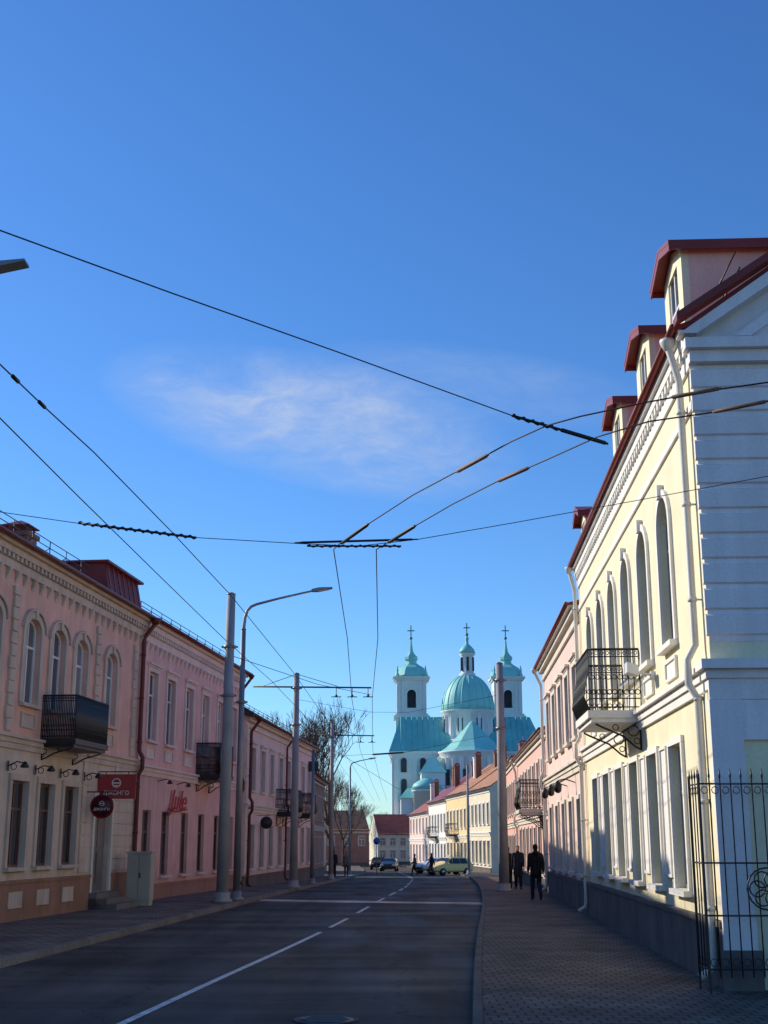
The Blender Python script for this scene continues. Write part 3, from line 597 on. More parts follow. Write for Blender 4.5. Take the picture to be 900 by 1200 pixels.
# ------------------------------------------------------------------ CHURCH
CY=300
def cz(y,Y=CY): return atY(450,y,Y).z
def cx(px,y,Y=CY): return atY(px,y,Y).x
ch=thing('church','white baroque church with turquoise dome and twin spired towers above the street end','church',(20,CY,G(300)))
def cpart(mb,name,mat,par=ch):
    mb.v=[(x-20,y-CY,z-G(300)) for x,y,z in mb.v]; return mb.build(name,M[mat],par)
def cross(mb,x,Y,z,h):
    mb.box(x-.12,x+.12,Y-.12,Y+.12,z,z+h); mb.box(x-h*.28,x+h*.28,Y-.1,Y+.1,z+h*.55,z+h*.55+.25); mb.ball((x,Y,z),.4,n=8)
def tower(pc,Y,hw):
    x=cx(pc,820,Y); zb=cz(838,Y); zt=cz(799,Y); top=cz(748,Y)
    mb=MB(); w=hw
    mb.box(x-w-.3,x+w+.3,Y-w-.3,Y+w+.3,-2,zb-1)
    for z,e,h in ((zb-1,.8,.5),(zb-.5,.4,.5)): mb.box(x-w-e,x+w+e,Y-w-e,Y+w+e,z,z+h-.001)
    pw=w*.70; q=w-pw
    for a in (-1,1):
        for b in (-1,1):
            x0,x1=sorted((x+a*w,x+a*(w-pw))); y0,y1=sorted((Y+b*w,Y+b*(w-pw))); mb.box(x0,x1,y0,y1,zb,zt)
    mb.box(x-w+.01,x+w-.01,Y-w+.01,Y+w-.01,zb,zb+1.4); mb.box(x-w+.01,x+w-.01,Y-w+.01,Y+w-.01,zt-2.2,zt+.001)
    for z,e,h in ((zt,.4,.4),(zt+.4,.8,.45)): mb.box(x-w-e,x+w+e,Y-w-e,Y+w+e,z+.001,z+h)
    for a in (-1,1):
        for e in (.5,1.5): mb.box(x+a*(w-e)-.28,x+a*(w-e)+.28,Y-w-.22,Y-w-.02,zb+.2,zt-.2)
    T=cpart(mb,'tower','churchw')
    mb=MB(); arcbar(mb,x-q,x+q,zt-3.4,q,.001,.4,Y-w-.2,Y-w+.2); cpart(mb,'arch','churchw',T)
    mb=MB(); mb.box(x-w*.5,x+w*.5,Y-w*.5,Y+w*.5,zb+1.4,zt-2.2); cpart(mb,'belfry_opening','dark',T)
    mb=MB(); z0=zt+.85; H=top-z0
    prof=[(w*1.38,0),(w*1.24,H*.05),(w*1.16,H*.14),(w*.95,H*.24),(w*.62,H*.31),(w*.42,H*.36),(w*.38,H*.42),(w*.48,H*.46),(w*.48,H*.52),(w*.30,H*.58),(w*.16,H*.66),(w*.09,H*.82),(w*.04,H*1.0)]
    mb.lathe(prof,(x,Y,z0),8,False,phase=PI/8)
    for a in (-1,1):
        for b in (-1,1): mb.lathe([(.5,0),(.45,.5),(.2,1.1),(.3,1.5),(.04,2.8)],(x+a*w*.95,Y+b*w*.95,z0),8)
    mb.ring((x,Y-w*.5,z0+H*.2),w*.3,.25,'y')
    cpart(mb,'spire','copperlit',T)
    mb=MB(); cross(mb,x,Y,top,3.2); cpart(mb,'cross','gold',T)
tower(482,316,3.6); tower(594,316,3.4)
def hiproof(mb,x0,x1,y0,y1,z0,z1,inx=3,iny=6,ov=.6):
    a,b,c,d=x0-ov,x1+ov,y0-ov,y1+ov
    vs=[(a,c,z0),(b,c,z0),(b,d,z0),(a,d,z0),(x0+inx,y0+iny,z1),(x1-inx,y0+iny,z1),(x1-inx,y1-iny,z1),(x0+inx,y1-iny,z1)]
    mb.add(vs,[(0,1,2,3),(0,1,5,4),(1,2,6,5),(2,3,7,6),(3,0,4,7),(4,5,6,7)])
mb=MB(); zE=cz(880); zR=cz(837)
xl,xr=cx(459,880),cx(637,880)
mb.box(xl,xr,300,318,-2,zE); mb.box(xl-.4,xr+.4,299.6,318.4,zE-.7,zE-.05); mb.box(xl-.25,xr+.25,299.8,318.2,zE-1.8,zE-1.5)
x=xl+.5
while x<xr: mb.box(x,x+.9,299.7,299.99,2,zE-1.81); x+=4.4
N_=cpart(mb,'nave','churchw')
for i in range(8):
    if 2<=i<=5: continue
    xx=xl+2.3+i*4.4+.5
    for z0,h in ((cz(935),3.6),(cz(905),2.6)):
        mb=MB(); mb.box(xx-.65,xx+.65,299.6,299.9,z0,z0+h); arcbar(mb,xx-.65,xx+.65,z0+h,.65,-.649,0,299.6,299.9); cpart(mb,'window','dark')
mb=MB(); hiproof(mb,xl,xr,300,318,zE,zR,2.2,7)
x=xl+2.2
while x<xr-2.2: mb.tube([(x,299.4,zE+.02),(x,307,zR+.05)],.07,4); x+=1.3
cpart(mb,'roof','copper')
ax=cx(556,880,292); az=cz(880,292); aR=7.2
mb=MB(); mb.lathe([(aR,-2),(aR,az-1.4),(aR+.5,az-1.0),(aR+.5,az-.5),(aR+.8,az-.3),(aR+.8,az)],(ax,296,0),28)
for k in range(12):
    q=PI+PI*k/11; mb.box(ax+aR*math.cos(q)-.4,ax+aR*math.cos(q)+.4,296+aR*math.sin(q)-.4,296+aR*math.sin(q)+.4,2,az-1.5)
A=cpart(mb,'apse','churchw')
mb=MB(); ap=[(aR+.9,0),(aR*.9,1.0),(aR*.66,2.6),(aR*.42,4.4),(aR*.2,6.0),(.6,6.9),(.15,7.2)]
mb.lathe(ap,(ax,298,az),10,False,phase=PI/10)
cpart(mb,'roof','copperlit',A)
for k in (1,2,3,4):
    q=PI+PI*k/5; c,s=math.cos(q),math.sin(q); mb=MB(); mb.box(ax+(aR)*c-.6,ax+aR*c+.6,296+(aR)*s-.25,296+aR*s+.3,cz(922),cz(904)); cpart(mb,'window','dark',A)
mb=MB(); px0,px1=cx(512,880),cx(530,880)
mb.box(px0-1,px1+3,297,300,-2,zE-3)
mb.prism([(px0-1.5,zE-3),(px1+3,zE-3),(px1+3,zE+2.5),(px1+1,zE+2.5)],'y',297.2,300)
cpart(mb,'gable','churchw')
dx=cx(548.5,832,306); z0=cz(868,306); z1=cz(834,306); z2=cz(791,306)
mb=MB(); R=5.75
mb.lathe([(R+.6,z0-6),(R+.6,z0),(R,z0+.3),(R,z1-1.2),(R+.5,z1-.9),(R+.5,z1-.4),(R+.8,z1-.2),(R+.8,z1)],(dx,306,0),32)
for k in range(16):
    q=2*PI*k/16; mb.box(dx+R*math.cos(q)-.35,dx+R*math.cos(q)+.35,306+R*math.sin(q)-.35,306+R*math.sin(q)+.35,z0+.3,z1-1.0)
DR=cpart(mb,'drum','churchw')
for k in range(8):
    q=-PI/2+2*PI*(k+.5)/8
    c,s=math.cos(q),math.sin(q); mb=MB(); mb.box(dx+R*c-.6,dx+R*c+.6,306+R*s-.3,306+R*s+.3,z0+1.8,z1-2.0); cpart(mb,'window','dark',DR)
mb=MB(); Hd=z2-z1
prof=[((R+.5)*math.cos(PI/2*i/10)**.9,Hd*math.sin(PI/2*i/10)) for i in range(10)]+[(1.5,Hd*.985)]
mb.lathe(prof,(dx,306,z1),40)
for k in range(20):
    q=2*PI*k/20; mb.tube([(dx+(r+.03)*math.cos(q),306+(r+.03)*math.sin(q),z1+z) for r,z in prof[:-1]],.1,4)
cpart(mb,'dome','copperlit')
mb=MB(); zl=cz(766,306)
mb.lathe([(1.9,z2-.5),(1.9,z2+.3),(1.5,z2+.4),(1.5,zl-.6),(1.9,zl-.3),(1.9,zl)],(dx,306,0),12)
LN=cpart(mb,'lantern','churchw')
for k in range(6):
    q=-PI/2+2*PI*k/6; mb=MB(); mb.box(dx+1.5*math.cos(q)-.28,dx+1.5*math.cos(q)+.28,306+1.5*math.sin(q)-.2,306+1.5*math.sin(q)+.2,z2+.9,zl-1); cpart(mb,'opening','dark',LN)
mb=MB(); mb.lathe([(2.0,0),(1.7,1.0),(1.0,1.8),(.4,2.3),(.35,3.2),(.5,3.6),(.1,4.6)],(dx,306,zl),16); cpart(mb,'lantern_roof','copperlit',LN)
mb=MB(); cross(mb,dx,306,zl+4.6,2.8); cpart(mb,'cross','gold',LN)
mb=MB(); sx0,sx1=cx(470,930,288),cx(522,930,288)
mb.box(sx0+4.5,sx1,288,300,-2,cz(905,288)); mb.box(sx0,sx0+4.5,289,300,-2,cz(935,288)); mb.lathe([(3.0,-2),(3.0,cz(928,288)),(3.3,cz(928,288)+.01),(3.3,cz(925,288))],(cx(500,930,288),288,0),20)
SC=cpart(mb,'sacristy','churchw')
mb=MB(); hiproof(mb,sx0+4.5,sx1,288,300,cz(905,288),cz(885,288),2,4,.4); hiproof(mb,sx0,sx0+4.5,289,300,cz(935,288),cz(922,288),1.5,3,.4)
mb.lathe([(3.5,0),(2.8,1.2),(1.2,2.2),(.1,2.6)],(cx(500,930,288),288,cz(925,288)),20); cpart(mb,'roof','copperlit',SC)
# ------------------------------------------------------------------ POLES
def cpole(label,X,Y,top,r0,r1,mat='concrete',name='catenary_pole',bands=(),parts=None):
    t=thing(name,label,'pole',(X,Y,G(Y)+.12)); h=top-G(Y)-.12
    mb=MB(); mb.tube([(0,0,-.1),(0,0,h*.5),(0,0,h)],[r0,(r0+r1)/2,r1],16); mb.build('shaft',M[mat],t)
    mb=MB(); mb.lathe([(r0+.12,0),(r0+.12,.08),(r0+.04,.12),(r0+.04,.3)],n=14); mb.build('base',M[mat],t)
    for z in bands:
        mb=MB(); zz=z-G(Y)-.12; mb.tube([(0,0,zz-.05),(0,0,zz+.05)],(r0+r1)/2+.03,14); mb.box(-(r0+r1)/2-.1,(r0+r1)/2+.1,-.04,.04,zz-.03,zz+.03); mb.build('clamp',M['galv'],t)
    mb=MB(); mb.lathe([(r1+.01,0),(r1+.01,.03),(r1*.4,.08)],(0,0,h),14); mb.build('cap',M['galv'],t)
    return t,h
cpole('thick concrete pole on the left pavement beside the tall lamp post',-5.1,42.1,9.95,.20,.14,bands=(8.2,6.6))
t,h=cpole('slim grey lamp post with long curved arm on the left pavement',-4.78,43.2,8.95,.12,.08,'galv','street_lamp',bands=(6.5,))
def lamp_arm(t,z,L_,rise,ax=1):
    mb=MB(); k=rise/1.35
    pts=[(0,0,z-.3),(.01,0,z+.1*k),(.04,0,z+.42*k),(.11,0,z+.66*k),(.24,0,z+.80*k),(.42,0,z+.88*k),(L_*.5,0,z+1.08*k),(L_,0,z+rise)]
    mb.tube(pts,[.06,.055,.055,.052,.05,.046,.04,.034],8); mb.build('arm',M['galv'],t)
    e=pts[-1]; mb=MB()
    mb.prism([(e[0]-.05,e[2]-.03),(e[0]+.15,e[2]-.03),(e[0]+.66,e[2]+.08),(e[0]+.66,e[2]+.11),(e[0]+.2,e[2]+.10),(e[0]-.05,e[2]+.04)],'y',-.12,.12)
    hd=mb.build('lamp_head',M['galv'],t)
    mb=MB(); mb.prism([(e[0]+.18,e[2]-.04),(e[0]+.56,e[2]+.04),(e[0]+.56,e[2]+.055),(e[0]+.18,e[2]-.02)],'y',-.09,.09); mb.build('lens',M['lens'],hd)
lamp_arm(t,h,2.35,1.35)
def bracket(t,z,x0,x1,n=3):
    mb=MB(); mb.tube([(x0,0,z),(x1,0,z-.05)],.035,8); mb.tube([(0,0,z+.55),(x1*.55,0,z+.01)],.014,6); mb.tube([(0,0,z+.55),(x0*.8,0,z+.01)],.014,6)
    for k in range(n):
        x=x1-.15-k*.7; mb.tube([(x,0,z-.03),(x,0,z-.35)],.018,6); mb.ball((x,0,z-.4),.06,n=8); mb.tube([(x-.22,0,z-.45),(x+.22,0,z-.45)],.022,6)
    mb.build('bracket_arm',M['iron'],t)
t,h=cpole('grey catenary pole with long horizontal bracket arm, in front of the beige house',-3.85,56.5,9.1,.18,.12,bands=(8.5,6.9)); bracket(t,8.45-G(56),-1.9,3.3)
t,h=cpole('short dark post standing on the left kerb before the bare tree',-3.5,64.5,6.3,.10,.08,'galv','post'); 
mb=MB(); mb.box(-.25,.25,-.03,.0,h-1,h-.5); mb.build('plate',M['frame_d'],t)
t,h=cpole('far thin catenary pole left, holding the second bracket arm',-3.2,80,9.0,.15,.1,bands=(8.2,)); bracket(t,8.2-G(80),-.9,2.6,2)
t,h=cpole('distant lamp post beside the bare tree on the left',-2.9,112,8.0,.1,.07,'galv','street_lamp'); lamp_arm(t,h,1.6,.8)
t,h=cpole('thick concrete pole on the right pavement near the walking people',4.62,51.2,8.85,.20,.14,bands=(8.2,6.3))
t,h=cpole('far slim pole on the right kerb near the yellow car',6.9,108,8.0,.12,.09,'concrete')
p=atY(0,312,16); t=thing('street_lamp','grey lamp head reaching in at the upper left edge of the sky','street lamp',(-7.8,16,.12))
hh=p.z-.12-.35
mb=MB(); mb.tube([(0,0,-.1),(0,0,hh)],[.12,.06],12); mb.build('shaft',M['galv'],t)
mb=MB(); x1=p.x+7.8-.32; mb.tube([(0,0,hh-.05),(x1*.5,0,hh+.22),(x1,0,hh+.30)],[.05,.04,.03],8); mb.build('arm',M['galv'],t)
mb=MB(); mb.prism([(x1-.05,hh+.26),(x1+.12,hh+.25),(x1+.68,hh+.38),(x1+.68,hh+.41),(x1-.05,hh+.34)],'y',-.12,.12); hd=mb.build('lamp_head',M['galv'],t)
# ------------------------------------------------------------------ WIRES
def wire(label,pts,r=.012,thick=(),name='overhead_wire'):
    pts=[Vector(p) for p in pts]; o=pts[0]; t=thing(name,label,'wire',o)
    mb=MB(); mb.tube([p-o for p in pts],r,6); mb.build('cable',M['wire'],t)
    for (a,b,tr,m_,kind) in thick:
        a=Vector(a)-o; b=Vector(b)-o; mb=MB(); d=b-a
        if kind=='chain':
            k=max(4,int(d.length/.11))
            sd=d.normalized().cross(Vector((0,0,1))).normalized(); upv=sd.cross(d.normalized())
            P=[a+d*i/(k*4)+(sd*math.cos(i*PI/2)+upv*math.sin(i*PI/2))*tr*.55 for i in range(k*4+1)]
            mb.tube(P,tr*.5,5); mb.tube([a,b],tr*.5,6)
        else: mb.tube([a,a+d*.04,a+d*.06,a+d*.94,a+d*.96,b],[tr*.6,tr*.6,tr,tr,tr*.6,tr*.6],8)
        mb.build('insulator',M[m_],t)
    return t
HW=5.85
zz=lambda x,y:atZ(x,y,HW)
far_a=[(-.72,25,HW),(-.9,36,HW),(-1.02,56,HW-.1),(-.75,80,HW-.4),(-.3,105,HW-.8)]
far_b=[(-.12,25,HW),(-.33,36,HW),(-.48,56,HW-.1),(-.2,80,HW-.4),(.25,105,HW-.8)]
A_=[(960,440),(900,448),(830,458),(755,472),(680,488),(640,499),(600,517),(540,550),(484,580),(430,615),(397,638),(391,644)]
B_=[(960,456),(900,470),(830,484),(760,494),(700,512),(640,539),(585,563),(530,591),(480,620),(452,637),(441,644)]
wire('trolley wire curving from upper right, upper one of the right hand pair',[zz(*q) for q in A_]+far_a,.0075,
  [(zz(845,455),zz(785,466),.019,'rust','bar'),(zz(572,533),zz(535,553),.022,'rust','bar'),(zz(432,614),zz(400,637),.023,'wire','bar')])
wire('trolley wire curving from upper right, lower one of the right hand pair',[zz(*q) for q in B_]+far_b,.0075,
  [(zz(900,470),zz(835,483),.019,'rust','bar'),(zz(620,548),zz(583,564),.022,'rust','bar'),(zz(487,616),zz(455,636),.023,'wire','bar')])
wire('trolley wire at the left edge of the sky, upper one of the left pair',[zz(-60,368),zz(0,427),zz(50,475),zz(110,530),zz(200,622),zz(270,697),(-2.15,30,HW),(-1.9,42,HW),(-1.75,56,HW-.1),(-1.3,80,HW-.4),(-.8,105,HW-.8)],.0068,[(zz(14,440),zz(22,448),.018,'wire','bar'),(zz(45,470),zz(53,478),.018,'wire','bar')])
wire('trolley wire at the left edge of the sky, lower one of the left pair',[zz(-60,430),zz(0,490),zz(90,580),zz(190,678),zz(262,748),(-2.8,32,HW),(-2.5,42,HW),(-2.3,56,HW-.1),(-1.9,80,HW-.4),(-1.4,105,HW-.8)],.0068)
Y_=16.75
yy=lambda x,y:atY(x,y,Y_)
wire('span wire crossing the street level with the roofs, carrying dark twisted insulators',[yy(-60,592),yy(0,600),yy(90,613),yy(160,622),yy(230,630),yy(350,637),yy(420,640),yy(490,632),yy(600,613),yy(760,584),yy(900,558),yy(960,546)],.0055,
  [(yy(92,613),yy(230,630),.032,'wire','chain'),(yy(345,636),yy(490,632),.016,'wire','bar'),(yy(360,640),yy(470,640),.024,'wire','chain')])
wire('long diagonal span wire across the upper sky ending in black insulators',[atZ(-60,247,6.0),atZ(0,270,6.0),atZ(200,343,6.0),atZ(400,414,6.0),atZ(600,487,5.95),atZ(655,503,5.9),atZ(712,520,5.87)],.0055,
  [(atZ(600,487,5.95),atZ(655,503,5.9),.027,'wire','chain'),(atZ(655,503,5.9),atZ(712,520,5.87),.022,'wire','bar')])
wire('short dropper wire from the left concrete pole to the bracket arm',[(-5.0,42.1,7.9),(-2.6,50,7.9),(-.6,56.4,8.2)],.011)
wire('thin cable from the thick right pole to the far left bracket',[(4.5,51.2,7.6),(1,54,7.2),(-.6,56,7.4),(-3.8,56.5,8.0)],.008)
wire('thin span wire over the far part of the street',[(5.0,64,7.0),(1,64,6.2),(-3.4,64.5,6.0)],.009,[((-.6,64.0,6.1),(1.0,64,6.2),.04,'wire','bar')])
wire('thin cable over the distant end of the street',[(6.8,108,6.5),(1,96,5.7),(-3.1,80,7.4)],.012)
# ------------------------------------------------------------------ SIGNS
def text(body,size,mat,parent,loc,rot,name='lettering',shear=0,off=0,ext=.012,sx=1):
    cu=bpy.data.curves.new('t','FONT'); cu.body=body; cu.size=size; cu.align_x='CENTER'; cu.align_y='CENTER'; cu.extrude=ext; cu.shear=shear; cu.offset=off
    ob=bpy.data.objects.new('t',cu); C.objects.link(ob)
    dg=bpy.context.evaluated_depsgraph_get(); me=bpy.data.meshes.new_from_object(ob.evaluated_get(dg)); bpy.data.objects.remove(ob)
    me.materials.clear(); me.materials.append(M[mat]); o=bpy.data.objects.new(name,me); C.objects.link(o); o.parent=parent; o.location=loc; o.rotation_euler=rot; o.scale=(sx,1,1); return o
t=thing('projecting_sign','red rectangular shop sign with white lettering projecting over the left doorway','sign',(LX(38)-.02,38,3.2))
mb=MB(); mb.box(.03,1.1,-.04,.04,0,.64); mb.box(.0,1.13,-.03,.03,-.03,.67); mb.build('board',M['signred'],t)
mb=MB(); mb.tube([(0,0,.74),(1.15,0,.74)],.018,6); mb.tube([(.25,0,.67),(.25,0,.74)],.012,6); mb.tube([(.9,0,.67),(.9,0,.74)],.012,6); mb.build('bracket',M['iron'],t)
text('ДЖОНГО',.165,'letterw',t,(.565,-.05,.13),(PI/2,0,0))
mb=MB(); mb.ring((.565,-.045,.42),.12,.017,'y',18,6); mb.box(.46,.67,-.055,-.035,.40,.435); mb.box(.50,.63,-.055,-.035,.33,.355); mb.build('emblem',M['letterw'],t)
t=thing('round_sign','round dark maroon sign hanging below and left of the red sign','sign',(LX(37),37,2.93))
mb=MB(); mb.tube([(.48,-.04,0),(.48,.04,0)],.33,28); mb.build('board',M['signdark'],t); mb=MB(); mb.ring((.48,-.045,0),.295,.01,'y',28); mb.build('border',M['letterr'],t)
mb=MB(); mb.tube([(0,0,.40),(.9,0,.40)],.018,6); mb.tube([(.48,0,.32),(.48,0,.40)],.012,6); mb.build('bracket',M['iron'],t)
text('ДЖОНГО',.10,'letterw',t,(.48,-.06,-.08),(PI/2,0,0))
mb=MB(); mb.ring((.48,-.05,.08),.065,.010,'y',16,6); mb.box(.43,.53,-.06,-.042,.07,.09); mb.build('emblem',M['letterw'],t)
ang=math.atan2(1,.112)
t=thing('shop_lettering','red script lettering fixed on the pink wall above the lower windows','sign',(LX(46.4)+.1,46.4,3.35),ang)
text('Jule',.95,'letterr',t,(0,0,0),(PI/2,0,0),shear=.35,off=.012,ext=.01,sx=1.5)
mb=MB(); mb.tube([(-1.3,-.02,-.30),(-.4,-.02,-.38),(1.2,-.02,-.26)],.022,6); mb.build('underline',M['letterr'],t)
p=(LX3(60.5)+.1,60.5,2.9+G(60)); t=thing('small_round_sign','small dark round sign projecting from the pale rose house','sign',p)
mb=MB(); mb.tube([(.4,-.03,0),(.4,.03,0)],.28,20); mb.build('board',M['frame_d'],t); mb=MB(); mb.tube([(-.05,0,.33),(.6,0,.33)],.015,6); mb.tube([(.4,0,.27),(.4,0,.33)],.01,6); mb.build('bracket',M['iron'],t)
t=thing('road_sign','small round blue road sign on a post at the far street end','road sign',(-.65,118,G(118)+.12))
mb=MB(); mb.tube([(0,0,-.1),(0,0,3.1)],.035,8); mb.build('post',M['galv'],t); mb=MB(); mb.tube([(0,-.05,2.75),(0,-.03,2.75)],.3,20); mb.build('disc',M['signblue'],t)
t=thing('utility_cabinet','beige metal utility cabinet against the pink wall by the steps','cabinet',(-7.3,39.9,.12),math.radians(-6))
mb=MB(); mb.box(-.36,.36,-.22,.22,.15,1.5); mb.box(-.40,.40,-.26,.26,1.5,1.56); mb.box(-.34,.34,-.19,.19,0,.15); mb.build('housing',M['cab'],t)
for a,b in ((-.33,-.01),(.01,.33)):
    mb=MB(); mb.box(a,b,-.24,-.222,.2,1.45)
    for k in range(5): mb.box(a+.06,b-.06,-.25,-.241,1.15+k*.05,1.17+k*.05)
    mb.build('door',M['cab'],t)
mb=MB(); mb.box(.03,.06,-.27,-.241,.8,.95); mb.build('handle',M['iron'],t)
# iron fence at the corner
t=thing('iron_fence','black wrought iron fence with spear tips at the corner of the yellow house','fence',(4.12,17.12,.12))
def fence_panel(name,p,q,scroll=None):
    mb=MB(); p=Vector(p);q=Vector(q);d=q-p; n=int(round(d.length/.14))
    for z in (.30,.95,1.6,2.60): mb.tube([p+Vector((0,0,z)),q+Vector((0,0,z))],.012,5)
    for i in range(n+1):
        o=p+d*i/n; mb.tube([o+Vector((0,0,.2)),o+Vector((0,0,2.66)),o+Vector((0,0,2.70)),o+Vector((0,0,2.80))],[.0095,.0095,.018,.002],5)
        if i<n:
            m_=p+d*(i+.5)/n; ax='y' if abs(d.x)>abs(d.y) else 'x'
            mb.ring((m_.x,m_.y,2.52),.045,.006,ax,8,4); mb.ring((m_.x,m_.y,.38),.05,.006,ax,8,4)
    if scroll:
        for c in scroll:
            mb.ring((c,p.y-.02,1.28),.26,.012,'y',20,5)
            for k in range(6):
                q_=2*PI*k/6; mb.ring((c+.13*math.cos(q_),p.y-.02,1.28+.13*math.sin(q_)),.10,.010,'y',12,4)
    mb.build(name,M['iron'],t)
fence_panel('panel',(0,0,0),(3.2,0,0),(.8,1.9)); fence_panel('return_panel',(0,.06,0),(0,.5,0))
for pp in ((0,0),(3.2,0),(0,.55)):
    mb=MB(); mb.box(pp[0]-.014,pp[0]+.014,pp[1]-.014,pp[1]+.014,-.1,2.72); mb.build('post',M['iron'],t)
# ------------------------------------------------------------------ TREES
def tree_mesh(seed,h,lev=6):
    rnd=random.Random(seed); tr=MB(); cr=MB()
    def br(p,d,l,r,k):
        pts=[p]; q=p; dd=d.copy(); rr=[r]
        for i in range(3):
            dd=(dd+Vector((rnd.uniform(-1,1),rnd.uniform(-1,1),rnd.uniform(-.3,.6)))*.13).normalized(); q=q+dd*l/3; pts.append(q); rr.append(r*(1-.13*(i+1)))
        (tr if k<=1 else cr).tube(pts,rr,7 if k<2 else (4 if k<4 else 3))
        if k>=lev: return
        for j in range(4 if k<2 else 3):
            a=rnd.uniform(.25,.66); ph=rnd.uniform(0,2*PI); o=dd.orthogonal().normalized(); o2=dd.cross(o)
            nd=(dd*math.cos(a)+(o*math.cos(ph)+o2*math.sin(ph))*math.sin(a)+Vector((0,0,.24))).normalized()
            st=pts[rnd.choice((2,3,3))] if k else pts[rnd.choice((2,3))]
            br(st,nd,l*rnd.uniform(.62,.84),max(r*.55,.013),k+1)
    br(Vector((0,0,-.1)),Vector((0,0,1)),h*.28,h*.016,0)
    return tr.mesh('trunk'),cr.mesh('crown')
TM=[tree_mesh(s,12) for s in (3,8)]
for a,b in TM:
    a.materials.append(M['bark']); b.materials.append(M['bark'])
def tree(label,X,Y,s,k,rz,grp=None):
    t=thing('bare_tree',label,'tree',(X,Y,G(Y)),rz,grp); t.scale=(s,s,s)
    for nm,me in zip(('trunk','crown'),TM[k]):
        o=bpy.data.objects.new(nm,me); C.objects.link(o); o.parent=t
tree('tall bare tree rising behind the left houses beside the distant poles',-3.9,103,1.2,0,.3)
tree('bare tree just behind the tall bare tree on the left',-6.0,108,1.2,1,1.2)
tree('bare tree left of the street end behind the dark car',-5.5,178,1.1,0,2.2)
tree('bare tree over the low roofs left of the church',-1.5,235,.8,1,4)
tree('bare tree behind the end house, right beside the church wall',-5.5,240,.95,0,5)
tree('leafless tree behind the brown end house',-10,215,1.2,1,.5)
tree('leafless tree behind the far left ochre house',-9.5,150,1.2,0,3.5)
